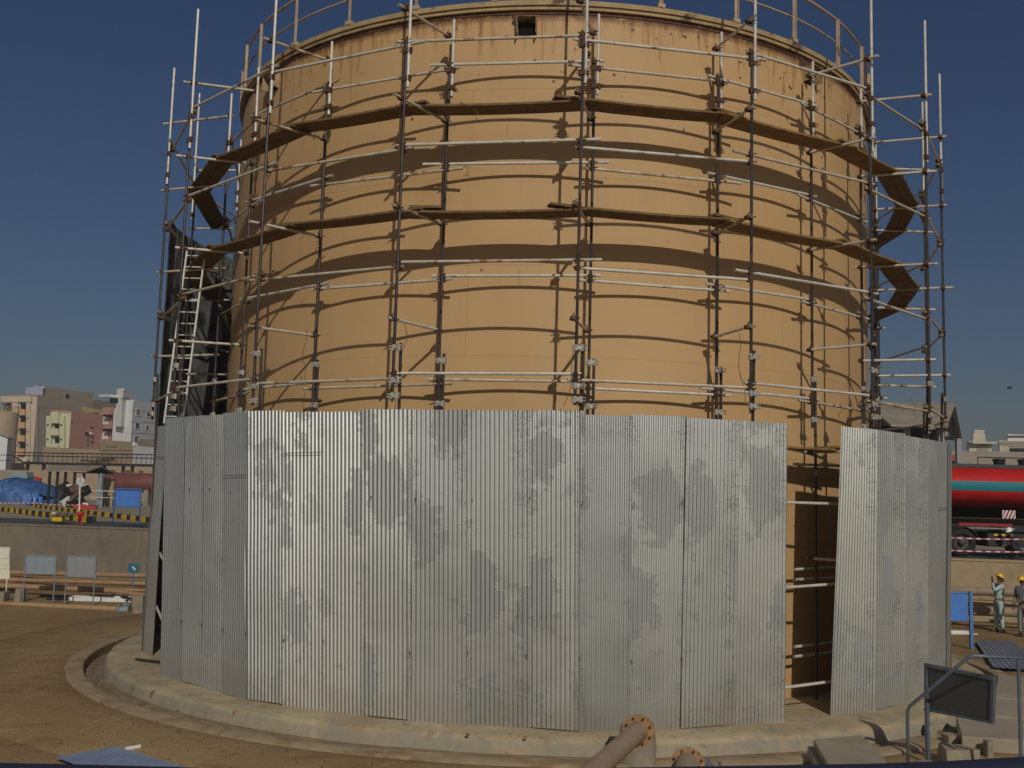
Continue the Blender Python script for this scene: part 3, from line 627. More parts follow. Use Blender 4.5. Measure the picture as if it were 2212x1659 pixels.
# valve
c=depth_pt(268,1317,30.5); v=empty('pipe_valve',c,'grey gate valve with handwheel at the end of the nearest left pipe','valve')
mb=MB(); mb.tube(c-Vector((.16,0,0)),c-Vector((.12,0,0)),.15,12,False); mb.tube(c+Vector((.12,0,0)),c+Vector((.16,0,0)),.15,12,False); mb.tube(c-Vector((.14,0,0)),c+Vector((.14,0,0)),.09,12,False); mb.tube(c,c+Vector((.08,-.02,.28)),.05,8,False); mb.build('valve_body',M['grey_panel'],v)
mb=MB(); cc=c+Vector((.10,-.02,.34)); mb.path([cc+Vector((.14*math.cos(a/14*6.283),.14*math.sin(a/14*6.283),0)) for a in range(14)],.018,6,True); mb.tube(c+Vector((.07,-.02,.24)),cc+Vector((0,0,.03)),.018,6,False); mb.tube(cc-Vector((.14,0,0)),cc+Vector((.14,0,0)),.012,5,False); mb.tube(cc-Vector((0,.14,0)),cc+Vector((0,.14,0)),.012,5,False); mb.build('handwheel',M['black'],v)
def cblock(x,ybot,wpx,hpx,z,label,name='concrete_block',dep=.4,mat='block',rz=0,jit=.03,group=None):
    p=onz(x,ybot,z); d=(p-CAM).dot(FW); s_=d/2234; W=wpx*s_; Hh=hpx*s_
    mb=MB(); mb.box(p+Vector((0,dep/2,Hh/2-.03)),(W,dep,Hh+.06),rz); 
    for i_,vv in enumerate(mb.v): vv.x+=rng.uniform(-jit,jit);vv.y+=rng.uniform(-jit,jit);vv.z+=rng.uniform(-jit,jit)*.5
    o=mb.build(name,M[mat]); bv=o.modifiers.new('bevel','BEVEL'); bv.width=.02; bv.segments=2
    return tag(o,label,'concrete block',group)
cblock(37,1301,17,28,GZ,'grey upright support block under the pipes at the far left')
cblock(296,1325,24,36,GZ,'rounded grey support block beside the valve left of the fence',mat='block',jit=.05)
cblock(-2,1299,18,20,GZ,'small block at the left picture edge under the white board')
# planks stack on ground at left
p=onz(214,1300,GZ)
mb=MB(); mb.box(p+Vector((0,.35,.06)),(2.0,.55,.12),.05); mb.box(p+Vector((-.15,.2,.15)),(1.5,.25,.05),.10); mb.box(p+Vector((.35,.5,.15)),(1.3,.2,.05),-.04); o=mb.build('white_planks',M['white']); tag(o,'stack of white painted planks on the sand between the grey boards and valve','planks')
mb=MB(); mb.box(p+Vector((.05,.18,.185)),(.75,.3,.012),.05); mb.tube(p+Vector((-1.7,0,.04)),p+Vector((-.4,.15,.05)),.03,6,False); o=mb.build('dark_cloth_sheet',M['black']); tag(o,'dark sheet lying on the white planks with a rod beside it','sheet')
# boards on two posts
def board_sign(name,label,x0,y0,x1,y1,yfoot,xf0,xf1,pm,fm,z=GZ,group=None,cat='board',bars=False,split=0):
    f0=onz(xf0,yfoot,z); f1=onz(xf1,yfoot+ (xf1-xf0)*.026,z); f1=Vector((f1.x,f0.y,z)); N=Vector((0,1,0))
    r=empty(name,f0,label,cat,group); P=lambda x,y: onplane(x,y,f0,N)
    a=P(x0,y0);b=P(x1,y0+(x1-x0)*.026);c_=P(x1,y1+(x1-x0)*.026);d=P(x0,y1)
    mb=MB(); th=Vector((0,.012,0)); mb.hexa([d-th,c_-th,c_+th,d+th],[a-th,b-th,b+th,a+th]); mb.build('panel',pm,r)
    o_=Vector((0,-.006,0))
    for s_,q in (('frame_bar',(a+o_,b+o_)),('frame_bar',(d+o_,c_+o_))):
        mb=MB(); mb.tube(q[0],q[1],.022,8,False); mb.build(s_,fm,r)
    for f,t in ((f0,a),(f1,b)):
        mb=MB(); mb.tube(Vector((t.x,f0.y-.012,z-.1)),Vector((t.x,f0.y-.012,t.z+.03)),.022,8,False); mb.build('post',fm,r)
    for q in range(split):
        f=(q+1)/(split+1); mb=MB(); mb.tube(a.lerp(d,f)-Vector((0,.02,0)),b.lerp(c_,f)-Vector((0,.02,0)),.012,6,False); mb.build('seam_bar',fm,r)
    return r
board_sign('notice_board','bluish grey blank board on two posts, left one of the grey pair',57,1200,122,1239,1301,59,121,M['grey_panel'],M['grey_frame'],group='grey boards on posts')
board_sign('notice_board','plain grey blank board with pale top and bottom rails, right one of the grey pair',147,1201,208,1245,1306,147,206,M['grey_panel2'],M['grey_frame'],group='grey boards on posts')
board_sign('notice_board','cream white board with a dark seam cut by the left picture edge',-40,1182,21,1248,1282,-36,17,M['cream'],M['cream'],split=2)
f=onz(287,1280,GZ); r=empty('small_sign',f,'small dark blue square sign with a pale mark on a single post','sign')
a=onplane(277,1217,f,Vector((0,1,0)));b=onplane(300,1238,f,Vector((0,1,0)))
mb=MB(); mb.box(((a.x+b.x)/2,f.y,(a.z+b.z)/2),(b.x-a.x,.02,a.z-b.z)); mb.build('panel',M['teal_sign'],r)
mb=MB(); cx,cz=(a.x+b.x)/2+.02,(a.z+b.z)/2
mb.box((cx,f.y-.013,cz),(.16,.006,.05),0,(Vector((.75,0,-.66)),Vector((0,1,0)),Vector((.66,0,.75)))); mb.box((cx,f.y-.018,cz),(.10,.006,.022),0,(Vector((.75,0,-.66)),Vector((0,1,0)),Vector((.66,0,.75)))); mb.build('emblem',M['cream'],r)
mb=MB(); mb.tube((cx-.02,f.y+.03,GZ-.1),(cx-.02,f.y+.03,a.z-.05),.02,8,False); mb.build('post',M['blue2'],r)
# ------------------------------------------------------------------ raised yard, left
def kerb(label,A,B,n,h,dep):
    mb=MB(); A=Vector(A);B=Vector(B); u=(B-A).normalized(); nv=Vector((-u.y,u.x,0))
    for i in range(n):
        mb.mi=i%2; p=A.lerp(B,i/n);q=A.lerp(B,(i+1)/n); q=q-u*.004; hh=h+rng.uniform(-.012,.012); sh=nv*rng.uniform(-.02,.02)
        mb.hexa([p+sh,q+sh,q+nv*dep+sh,p+nv*dep+sh],[p+sh+Vector((0,0,hh)),q+sh+Vector((0,0,hh)),q+sh+nv*dep+Vector((0,0,hh)),p+sh+nv*dep+Vector((0,0,hh))])
    o=mb.build('striped_kerb',[M['yellow'],M['kblack']]); return tag(o,label,'kerb','yellow and black striped kerbs in the raised yard')
k1a=onz(-25,1101,TZ+.01); k1b=onz(197,1130,TZ+.01); kerb('nearer yellow and black striped kerb slanting down towards the red hydrant',k1a,k1b,30,.27,.22)
k2a=onz(70,1096,TZ+.01); k2b=onz(324,1129,TZ+.01); kerb('farther yellow and black striped kerb running behind the blue framed sign',k2a,k2b,34,.24,.22)
kc=onz(128,1099,TZ+.01)
mb=MB(); p=onz(190,1103,TZ+.01)
# framed blue sign
f=onz(247,1139,TZ); N=Vector((0,1,0)); P=lambda x,y: onplane(x,y,f,N); r=empty('framed_sign',f,'bright blue blank sign in a rounded tube frame above the retaining wall','sign')
a=P(251,1059);b=P(303,1060);c_=P(303,1094);d=P(251,1093)
mb=MB(); mb.box(((a.x+b.x)/2,f.y,(a.z+d.z)/2),(b.x-a.x,.02,a.z-d.z)); mb.build('panel',M['blue'],r)
x0,x1=P(248.5,1060).x,P(305.5,1060).x; zt=P(276,1056.5).z; rr=.07
pts=[(x0,f.y,TZ),(x0,f.y,zt-rr)]+[(x0+rr-rr*math.cos(t),f.y,zt-rr+rr*math.sin(t)) for t in (.5,1.0)]+[(x0+rr,f.y,zt),(x1-rr,f.y,zt)]+[(x1-rr+rr*math.sin(t),f.y,zt-rr+rr*math.cos(t)) for t in (.5,1.0)]+[(x1,f.y,zt-rr),(x1,f.y,TZ)]
mb=MB(); mb.path(pts,.028,8); mb.build('tube_frame',M['blue2'],r,smooth=True)
mb=MB(); mb.tube((x0,f.y,d.z-.02),(x1,f.y,d.z-.02),.02,8,False); mb.build('cross_bar',M['blue2'],r)
# white tube guard rail behind it
q0=onz(190,1096,TZ); Y=q0.y; P=lambda x,y: ony(x,y,Y)
zt=P(190,1059.5).z; zm=P(190,1074).z; xa=q0.x; xb=P(252,1060).x+1.0
r=empty('guard_rail',q0,'white tube guard rail left of the blue framed sign','railing')
mb=MB(); mb.path([(xa,Y,TZ),(xa,Y,zt-.08),(xa+.03,Y,zt-.02),(xa+.1,Y,zt),(xb,Y,zt)],.03,8); mb.build('top_tube',M['white'],r,smooth=True)
mb=MB(); mb.tube((xa,Y,zm),(xb,Y,zm),.025,8,False); mb.build('middle_tube',M['white'],r)
mb=MB(); mb.tube((xa+1.0,Y,TZ),(xa+1.0,Y,zt),.025,8,False); mb.build('post',M['white'],r)
# round sign on white pole
f=onz(171,1112,TZ); Y=f.y; P=lambda x,y: ony(x,y,Y); r=empty('round_sign',f,'round pale sign with a triangle emblem on a white pole behind the red hydrant','sign')
c=P(174,1039.5); rad_=(P(183.5,1039.5)-c).length
mb=MB(); mb.tube((f.x,Y,TZ),(c.x-.02,Y,c.z-rad_*.9),.045,8,False); mb.build('pole',M['white'],r)
mb=MB(); mb.tube(c+Vector((0,.02,0)),c-Vector((0,.02,0)),rad_,28,False); mb.build('disc',M['white'],r)
mb=MB(); mb.path([c+Vector((rad_*.84*math.cos(t/28*6.283),-.025,rad_*.84*math.sin(t/28*6.283))) for t in range(28)],.016,5,True)
tr=[Vector((-.45,0,-.15)),Vector((.45,0,-.15)),Vector((0,0,.62))]
for i in range(3): mb.tube(c+tr[i]*rad_+Vector((0,-.026,0)),c+tr[(i+1)%3]*rad_+Vector((0,-.026,0)),.018,5,False)
mb.tube(c+Vector((-.25*rad_,-.026,.12*rad_)),c+Vector((.25*rad_,-.026,.12*rad_)),.014,5,False)
for i in range(7): mb.box(c+Vector(((-.42+i*.14)*rad_,-.026,-.40*rad_)),(.07*rad_,.01,.13*rad_))
mb.build('emblem',M['grey_frame'],r)
# red hydrant
f=onz(171.5,1135,TZ+.01); r=empty('fire_hydrant',f,'short red hydrant standing on the retaining wall edge below the round sign','hydrant')
mb=MB(); mb.lathe(f,[(.0,.40),(.10,.40),(.13,.44),(.13,.50),(.09,.56),(.0,.58)],16); mb.tube(f+Vector((0,0,.28)),f+Vector((0,0,.42)),.08,12,False); mb.build('hydrant_head',M['red'],r,smooth=True)
mb=MB(); mb.tube(f+Vector((0,-.02,.45)),f+Vector((0,-.16,.43)),.055,10,False); mb.tube(f+Vector((-.16,0,.44)),f+Vector((.16,0,.44)),.05,10,False); mb.build('outlet',M['red'],r)
for s_ in(-1,1):
    mb=MB(); mb.tube(f+Vector((.10*s_,0,0)),f+Vector((.06*s_,0,.32)),.028,8,False); mb.build('leg',M['red'],r)
# yellow pump
f=onz(125,1132,TZ+.01); r=empty('portable_pump',f,'small yellow motor pump on a black frame at the wall edge','pump')
mb=MB(); mb.box(f+Vector((-.05,.1,.22)),(.44,.32,.26)); o=mb.build('fuel_tank',M['yellow'],r); bv=o.modifiers.new('b','BEVEL'); bv.width=.05; bv.segments=3
mb=MB(); mb.lathe(f+Vector((-.03,.1,.35)),[(.0,.12),(.10,.11),(.15,.05),(.16,0)],14); mb.box(f+Vector((.2,.1,.38)),(.22,.22,.16),.2); mb.tube(f+Vector((-.22,.05,.36)),f+Vector((-.12,.05,.44)),.06,10,False); mb.build('engine',M['scrap_brown'],r)
mb=MB()
for yy in(-.1,.28):
    mb.path([f+Vector((-.34,yy,.06)),f+Vector((-.38,yy,.12)),f+Vector((-.38,yy,.32)),f+Vector((.30,yy,.34)),f+Vector((.40,yy,.08))],.015,6); mb.tube(f+Vector((-.34,yy,.05)),f+Vector((.45,yy,.05)),.018,6,False)
mb.build('frame',M['black'],r)
mb=MB(); mb.tube(f+Vector((-.27,.05,.42)),f+Vector((-.13,0,.44)),.055,10,False); mb.build('muffler',M['white'],r)
# tape
def tape(label,pts,post=True):
    root=None; mb=MB()
    for p,q in zip(pts,pts[1:]):
        N=12; prev=None
        for i in range(N+1):
            f=i/N; c=Vector(p).lerp(Vector(q),f)-Vector((0,0,.05*math.sin(math.pi*f)))
            ring=mb.add([c+Vector((0,0,.022)),c-Vector((0,0,.022)),c+Vector((0,.004,-.022)),c+Vector((0,.004,.022))])
            if prev is not None: mb.face((prev,prev+1,ring+1,ring)); mb.face((prev+2,prev+3,ring+3,ring+2))
            prev=ring
    o=mb.build('barrier_tape',M['tape']); return tag(o,label,'barrier tape','red and white barrier tape')
a_=onz(171,1112,TZ); tape('red and white tape stretched in front of the blue tarpaulin on the left',[ony(-60,1083,a_.y+2.0),ony(80,1086.5,a_.y+1),ony(171,1091,a_.y)])
# tarpaulin heap
def heap(name,label,cat,xl,xr,ybase,prof,Y,depth,mat,nx=44,ny=14,amp=.05,seed=3):
    base=TZ; mb=MB(); idx={}
    for i in range(nx+1):
        x=xl+(xr-xl)*i/nx; ytop=prof(i/nx); top=ony(x,ytop,Y); 
        for j in range(ny+1):
            t=j/ny*math.pi; yy=Y-math.cos(t)*depth*(1); hz=max(0,math.sin(t))**.55*(top.z-base)
            d=noise.noise(Vector((i*.35,j*.55,seed)))*amp*2+noise.noise(Vector((i*.9,j*1.2,seed+5)))*amp
            idx[i,j]=mb.add([(top.x+d,yy+d,base+hz+d*.6*math.sin(t))])
    for i in range(nx):
        for j in range(ny): mb.face((idx[i,j],idx[i+1,j],idx[i+1,j+1],idx[i,j+1]))
    for i in (0,nx):
        L=[idx[i,j] for j in range(ny+1)]; mb.face(L if i==0 else L[::-1])
    o=mb.build(name,mat,smooth=True); return tag(o,label,cat)
def tprof(f):
    pts=[(0,1040),(.12,1036),(.25,1031),(.38,1033),(.50,1036),(.66,1044),(.80,1051),(.93,1054),(1,1057)]
    for (a,b),(c,d) in zip(pts,pts[1:]):
        if f<=c: return b+(d-b)*(f-a)/(c-a)
heap('tarpaulin_heap','big heap of goods covered with a crumpled blue tarpaulin at the left edge','tarpaulin',-60,123,1090,lambda f: tprof(max(0,f*1.49-.49)) ,62,3,M['tarp'],60,16,.16)
for i,(x,lab) in enumerate(((63,'blue steel drum, left of the three in front of the tarpaulin'),(74,'blue steel drum with a pale label, middle of the three by the tarpaulin'),(85.5,'blue steel drum, right of the three in front of the tarpaulin'))):
    f=onz(x,1092,TZ+.01); r_=.5*11.2/2234*(f-CAM).dot(FW); hh=19/2234*(f-CAM).dot(FW)
    r=empty('steel_drum',f,lab,'drum','blue drums by the tarpaulin'); mb=MB(); mb.lathe(f,[(0,0),(r_,0),(r_,hh*.32),(r_*1.04,hh*.34),(r_,hh*.36),(r_,hh*.64),(r_*1.04,hh*.66),(r_,hh*.68),(r_,hh),(r_*.94,hh),(r_*.94,hh-.02),(0,hh-.02)],20); mb.build('drum_body',M['blue'],r,smooth=True)
    if i==1:
        mb=MB()
        for z_ in(.26,.52,.78): mb.lathe(f,[(r_*1.06,hh*(z_-.06)),(r_*1.07,hh*z_),(r_*1.06,hh*(z_+.06))],8,'z',-120,-60)
        mb.build('label_patch',M['white'],r,smooth=True)
# tan back wall with black posts (store shed)
def wall_px(name,label,x0,x1,yt0,yt1,Y,mat,th=.3,z0=TZ-.1,cat='wall'):
    a=ony(x0,yt0,Y);b=ony(x1,yt1,Y); mb=MB(); mb.hexa([(a.x,Y,z0),(b.x,Y,z0),(b.x,Y+th,z0),(a.x,Y+th,z0)],[(a.x,Y,a.z),(b.x,Y,b.z),(b.x,Y+th,b.z),(a.x,Y+th,a.z)]); o=mb.build(name,M[mat]); return tag(o,label,cat)
wall_px('block_wall','long tan block wall behind the shed and the tarpaulin',-120,330,1012,1022,92,'tan_wall')
wall_px('block_wall','low dark grey wall behind the tarpaulin at the left edge',-80,32,1016,1019,80,'b_grey',.4)
# shed with gable roof on black posts
Y0=50; r=empty('open_shed',ony(160,1095,Y0),'open shed with grey sheet roof on black posts in the left background','shed')
e0=ony(94,1016.5,Y0);e1=ony(187,1022,Y0);e1.z=e0.z=(e0.z+e1.z)/2
g0=ony(108,1007.5,Y0+3); g1=ony(219,1009,Y0+3); g0.z=g1.z=(g0.z+g1.z)/2; b1=ony(249,1024,Y0+6); b0=Vector((b1.x-(e1.x-e0.x),b1.y,b1.z)); b1.z=b0.z=e0.z
mb=MB(); T_=Vector((0,0,.10)); mb.hexa([e0,e1,g1,g0],[e0+T_,e1+T_,g1+T_,g0+T_]); mb.hexa([g0,g1,b1,b0],[g0+T_,g1+T_,b1+T_,b0+T_]); mb.build('roof',M['roof_sheet'],r)
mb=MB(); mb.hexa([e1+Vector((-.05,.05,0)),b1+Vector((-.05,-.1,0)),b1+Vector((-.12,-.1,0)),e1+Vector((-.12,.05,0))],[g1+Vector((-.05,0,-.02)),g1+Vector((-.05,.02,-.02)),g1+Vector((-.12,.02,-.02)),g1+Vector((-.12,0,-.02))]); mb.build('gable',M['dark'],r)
for x in (108,125,142,162,182):
    t=ony(x,1021,Y0+.3); mb=MB(); mb.box((t.x,Y0+.3,(TZ+e0.z)/2),(.16,.16,e0.z-TZ)); mb.build('post',M['black'],r)
t=ony(219,1024,Y0+3); mb=MB(); mb.box((t.x,Y0+3,(TZ+e0.z)/2),(.3,.3,e0.z-TZ)); mb.build('post',M['grey_panel'],r)
# grey van-like machine behind tarp and its red end
Y0=68; a=ony(23,1018,Y0); b=ony(70,1034,Y0); r=empty('parked_van',Vector((a.x,Y0,TZ)),'pale grey van roof showing behind the blue tarpaulin heap','van')
mb=MB(); mb.hexa([(a.x,Y0,TZ+.5),(b.x,Y0,TZ+.5),(b.x,Y0+1.7,TZ+.5),(a.x,Y0+1.7,TZ+.5)],[(a.x+.1,Y0+.15,a.z),(b.x-.7,Y0+.15,a.z-.02),(b.x-.7,Y0+1.5,a.z),(a.x+.1,Y0+1.5,a.z)]); o=mb.build('van_body',M['grey_panel'],r); bv=o.modifiers.new('b','BEVEL'); bv.width=.06; bv.segments=2
mb=MB(); mb.box((b.x-.2,Y0+.02,b.z),(.5,.05,.25)); mb.build('windscreen',M['glass'],r)
for s_ in(.25,.8):
    c=Vector((a.x+(b.x-a.x)*s_,Y0+.1,TZ+.3)); mb=MB(); mb.tube(c-Vector((0,.1,0)),c+Vector((0,.12,0)),.3,18,False); mb.build('wheel',M['tyre'],r)
c=ony(83,1035,72); mb=MB(); mb.box((c.x,72,(TZ+c.z+.15)/2),(.5,.4,c.z-TZ+.15)); mb.box((c.x-.35,72.05,c.z+.02),(.4,.3,.4)); o=mb.build('red_cabinet',M['red']); bv=o.modifiers.new('b','BEVEL'); bv.width=.03; tag(o,'red cabinet showing between the blue tarpaulin and the shed posts','cabinet')
# scrap heap
r=empty('scrap_heap',ony(155,1095,48),'heap of mixed scrap, teal sheet and sacks under the shed','scrap heap')
for mn,nm,n_ in (('scrap_teal','teal_scrap',3),('scrap_brown','brown_scrap',20),('black','dark_scrap',12),('white','pale_scrap',5),('red','red_scrap',1)):
    mb=MB()
    for i in range(n_):
        x=rng.uniform(128,186); c=ony(x,1070,48+rng.uniform(-1.5,1.5)); hh=rng.uniform(.05,1.5 if mn!='red' else .15)
        if mn=='red': c=ony(rng.uniform(180,200),1080,46)
        mb.box((c.x,c.y,TZ+hh),(rng.uniform(.3,1.2),rng.uniform(.1,.5),rng.uniform(.1,.6)),0,[Vector(v) for v in Matrix.Rotation(rng.uniform(-.8,.8),3,'Y')@Matrix.Rotation(rng.uniform(-1,1),3,'Z')])
    if mn=='red': mb=MB(); c=ony(186,1086,46); mb.box((c.x,46,TZ+.12),(1.5,.5,.2),.1); mb.box((c.x-.3,46,TZ+.28),(.6,.4,.1),.4)
    mb.build(nm,M[mn],r)
# maroon horizontal tank
Y0=66; c0=ony(226,1041,Y0); r=empty('horizontal_tank',Vector((c0.x,Y0,TZ)),'maroon horizontal tank on saddles beside the blue framed sign','tank')
rr=21/2234*(c0-CAM).dot(FW); mb=MB(); mb.lathe(c0,[(0,-.35),(rr*.6,-.28),(rr*.9,-.1),(rr,0),(rr,9),(rr*.6,9.3),(0,9.4)],28,'x'); mb.build('barrel',M['maroon'],r,smooth=True)
for q in (1,4,7): mb=MB(); mb.box(c0+Vector((q,0,-rr*.5-(c0.z-rr*.5-TZ)/2-.2)),(.4,rr*1.4,c0.z-TZ-.3)); mb.build('saddle',M['block'],r)
for q in (.7,2.0,3.2): mb=MB(); mb.lathe(c0+Vector((q,0,rr-.05)),[(.16,0),(.16,.18),(.2,.2),(.2,.26),(0,.28)],12); mb.build('hatch',M['maroon'],r)
c=ony(232,1070,56); mb=MB(); mb.box((c.x,56,TZ+1.1),(.95,.3,2.2)); mb.box((c.x,55.8,TZ+2.25),(1.05,.5,.08)); o=mb.build('tan_cabinet',M['tan_wall']); tag(o,'tall tan cabinet between the guard rail and the maroon tank','cabinet')
# elevated walkway
Y0=96; gw=empty('elevated_walkway',ony(91,1095,Y0),'dark steel elevated walkway with handrails crossing in front of the buildings','walkway')
dl=ony(52,996,Y0);dr=ony(345,1003.5,Y0); zd=(dl.z+dr.z)/2
def wz(x,y): return ony(x,y,Y0)
mb=MB(); a=wz(52,999);b=wz(345,1005); mb.hexa([(a.x,Y0,a.z-.18),(b.x,Y0,b.z-.18),(b.x,Y0+1.4,b.z-.18),(a.x,Y0+1.4,a.z-.18)],[(a.x,Y0,a.z+.10),(b.x,Y0,b.z+.10),(b.x,Y0+1.4,b.z+.10),(a.x,Y0+1.4,a.z+.10)]); mb.build('deck',M['black'],gw)
for (y0,y1) in ((977,982),(983.5,990)):
    for dy in (0,1.4):
        a=wz(27,y0);b=wz(345,y1); a.y+=dy;b.y+=dy; mb=MB(); mb.tube(a,b,.045,6,False); mb.build('handrail',M['black'],gw)
for i in range(27):
    x=62+i*10.6; t=wz(x,977.3+(x-27)*.016); d=wz(x,997+(x-52)*.02); mb=MB(); mb.tube((t.x,Y0,d.z),(t.x,Y0,t.z),.035,5,False); mb.build('rail_post',M['black'],gw)
for x in (56,91,110,152,222,263,283,330):
    d=wz(x,999+(x-52)*.02); mb=MB(); mb.box((d.x,Y0+.5,(TZ+d.z)/2),(.32,.3,d.z-TZ)); mb.build('support_post',M['black'],gw)
mb=MB(); mb.tube(wz(27,983),wz(53,1001),.12,6,False); mb.tube(wz(0,983),wz(27,983),.04,5,False); mb.tube(wz(-40,993),wz(27,995),.04,5,False); mb.build('stair_stringer',M['black'],gw)
mb=MB()
for i in range(14): x=175+i*5+rng.uniform(-2,2); p=wz(x,998); mb.box((p.x,Y0+.4,p.z+rng.uniform(0,.3)),(.4,.5,rng.uniform(.2,.6)),rng.random())
mb.build('valve_gear',M['scrap_brown'],gw)
# ------------------------------------------------------------------ buildings
class Bld:
    def __init__(s,name,label,edges,ytop,mat,sidemat=None,z0=TZ-.2,cat='building',edge_i=1,roofmat=None):
        # edges: (x px, world Y) for left, corner, right vertical edges
        P=[ony(x,1000,Y) for x,Y in edges]; s.p=[Vector((p.x,p.y,0)) for p in P]
        s.zt=ony(edges[edge_i][0],ytop,edges[edge_i][1]).z; s.z0=z0
        s.root=empty(name,Vector((s.p[1].x,s.p[1].y,z0)),label,cat)
        a,b,c=s.p; d=a+(c-b); 
        mb=MB(); 
        mb.hexa([Vector((q.x,q.y,z0)) for q in (a,b,c,d)],[Vector((q.x,q.y,s.zt)) for q in (a,b,c,d)])
        # faces order: bottom, top, then sides ab, bc, cd, da
        mb.m[2]=0; mb.m[3]=1; mb.m[4]=0; mb.m[5]=1; mb.m[1]=0
        o=mb.build('walls',[M[mat],M[sidemat or mat]],s.root)
        mb=MB(); t=.25
        for u,v in ((a,b),(b,c),(c,d),(d,a)):
            n_=(v-u).normalized(); w_=Vector((-n_.y,n_.x,0)); 
            mb.hexa([u+w_*.02+Vector((0,0,s.zt)),v+w_*.02+Vector((0,0,s.zt)),v+w_*t+Vector((0,0,s.zt)),u+w_*t+Vector((0,0,s.zt))],[u+w_*.02+Vector((0,0,s.zt+.5)),v+w_*.02+Vector((0,0,s.zt+.5)),v+w_*t+Vector((0,0,s.zt+.5)),u+w_*t+Vector((0,0,s.zt+.5))])
        mb.build('parapet',M[sidemat or mat],s.root)
    def plane(s,f):
        u,v=(s.p[0],s.p[1]) if f==0 else (s.p[1],s.p[2]); d=(v-u).normalized(); n=Vector((d.y,-d.x,0))
        if n.dot(CAM-u)<0: n=-n
        return u,d,n
    def slab(s,f,x0,y0,x1,y1,mat,name,out=.05,thick=.1,parent=None,slope=0):
        u,d,n=s.plane(f); P=lambda x,y: onplane(x,y,u,n)
        a=P(x0,y0);b=P(x1,y0+slope*(x1-x0));c=P(x1,y1+slope*(x1-x0));e=P(x0,y1)
        mb=MB(); mb.hexa([e+n*(out-thick),c+n*(out-thick),c+n*out,e+n*out],[a+n*(out-thick),b+n*(out-thick),b+n*out,a+n*out]); return mb.build(name,M[mat],parent or s.root)
    def window(s,f,x0,y0,x1,y1,frame='b_white',pane='glass',slope=0):
        u,d,n=s.plane(f); P=lambda x,y: onplane(x,y,u,n)
        a=P(x0,y0);b=P(x1,y0);c=P(x1,y1);e=P(x0,y1); mb=MB()
        for p,q in ((a,b),(e,c),(a,e),(b,c)): 
            w_=.10; mb.tube(p+n*.02,q+n*.02,w_,4,False)
        fr=mb.build('window',M[frame],s.root)
        mb=MB(); mb.hexa([e-n*.02,c-n*.02,c+n*.03,e+n*.03],[a-n*.02,b-n*.02,b+n*.03,a+n*.03]); mb.build('pane',M[pane],fr)
b1=Bld('apartment_block','tall beige and grey apartment block with ochre balconies at the far left',[(4.6,206),(70,205),(191,222)],857,'b_beige','b_grey')
for i,y in enumerate((883.5,898,927,955.5,984)):
    pass
for i,y in enumerate((870.5,898.5,927,955.5)):
    b1.slab(0,45-i*.6,y,57.5-i*.6,y+13,'dark','balcony_opening',.06,.1)
    b1.slab(0,44-i*.6,y+14,58-i*.6,y+27,'b_orange','balcony_front',.9,.9)
for i,y in enumerate((872,)): b1.slab(0,8,y,26,y+15,'dark','balcony_opening',.06,.1); b1.slab(0,5,y+17,30,y+24,'b_orange','balcony_front',.9,.9)
b1.slab(0,4.6,856.5,70,869,'b_beige','roof_fascia',.6,.6)
b1.slab(0,28,870,42,995,'b_beige','pilaster',.45,.45); b1.slab(0,59,870,67,995,'b_beige','pilaster',.45,.45)
for y in (902,931,960): b1.slab(0,39,y,41,y+4,'dark','vent',.5,.06); b1.slab(0,61.5,y,63.5,y+4,'dark','vent',.5,.06)
b1.slab(1,79,875,80.5,990,'b_grey','drainpipe',.2,.2)
for y in (878,900,928): b1.slab(1,80,y,190,y+1.2,'tan_wall','floor_band',.06,.08,slope=.06)
b1r=Bld('rooftop_room','long grey block room standing on the roof of the tall apartment block',[(81,210),(83,208),(191,223)],838.5,'b_grey','b_grey',z0=b1.zt-.3)
b1r.slab(1,142,851,149,864,'dark','opening',.06,.1)
b1l=Bld('rooftop_hut','small lilac hut on the roof of the tall apartment block',[(43,211),(81,207),(84,214)],839,'b_lilac','b_lilac',z0=b1.zt-.3)
b1l.slab(0,62,851,66,860,'dark','door',.06,.1); b1l.slab(0,54,852,57,856,'dark','opening',.06,.1)
b1c=Bld('water_tank_slab','pale concrete tank slab on top of the rooftop room',[(64,214),(66,213),(117,222)],836,'b_cream','b_cream',z0=b1r.zt-.1)
b2=Bld('apartment_building','terracotta building with a pale green rounded facade in front of the grey block',[(101,165),(146,164),(216,173)],892.5,'b_green','b_pink')
for x0,x1 in ((105,114.5),(134,143.5)): b2.slab(0,x0,899,x1,975,'b_green','rounded_pilaster',.7,.7)
b2.slab(0,117,891,133,915,'b_green','parapet_panel',.9,.9)
for y in (913,944.5): b2.slab(0,119,y,132,y+12.5,'dark','balcony_opening',.06,.1); b2.slab(0,117,y+14,133,y+28,'b_green','balcony_front',1.0,1.0)
for x in (109,137.5):
    for y in (917,948): b2.slab(0,x-1.8,y,x+1.8,y+3.5,'dark','vent',.75,.1)
for (x,y,a,b) in ((184,934,8,5),(195,922,6,2),(197,953,4,3.5),(153,911,2,2)): b2.slab(1,x,y,x+a,y+b,'dark','vent',.15,.15)
b2.slab(1,191,934,195,938,'b_white','air_conditioner',.6,.6); b2.slab(1,189,939,189.8,964,'dark','cable_pipe',.1,.08)
b2b=Bld('apartment_building','terracotta end wing with two cream blind windows beside the white tower',[(213,173.5),(236,172),(238,176)],885,'b_pink','b_pink')
b2b.slab(0,216,894.5,235,917,'b_white','blind_window',.12,.14); b2b.slab(0,214,935,233,949,'b_white','blind_window',.12,.14)
for y in (894,925): b2b.slab(0,233,y+2,245,y+7,'dark','awning',1.2,1.0)
b2c=Bld('rooftop_room','low olive roofed room on top of the terracotta building',[(170,172),(172,171),(213,176)],885,'b_lime','b_lime',z0=b2.zt-.2)
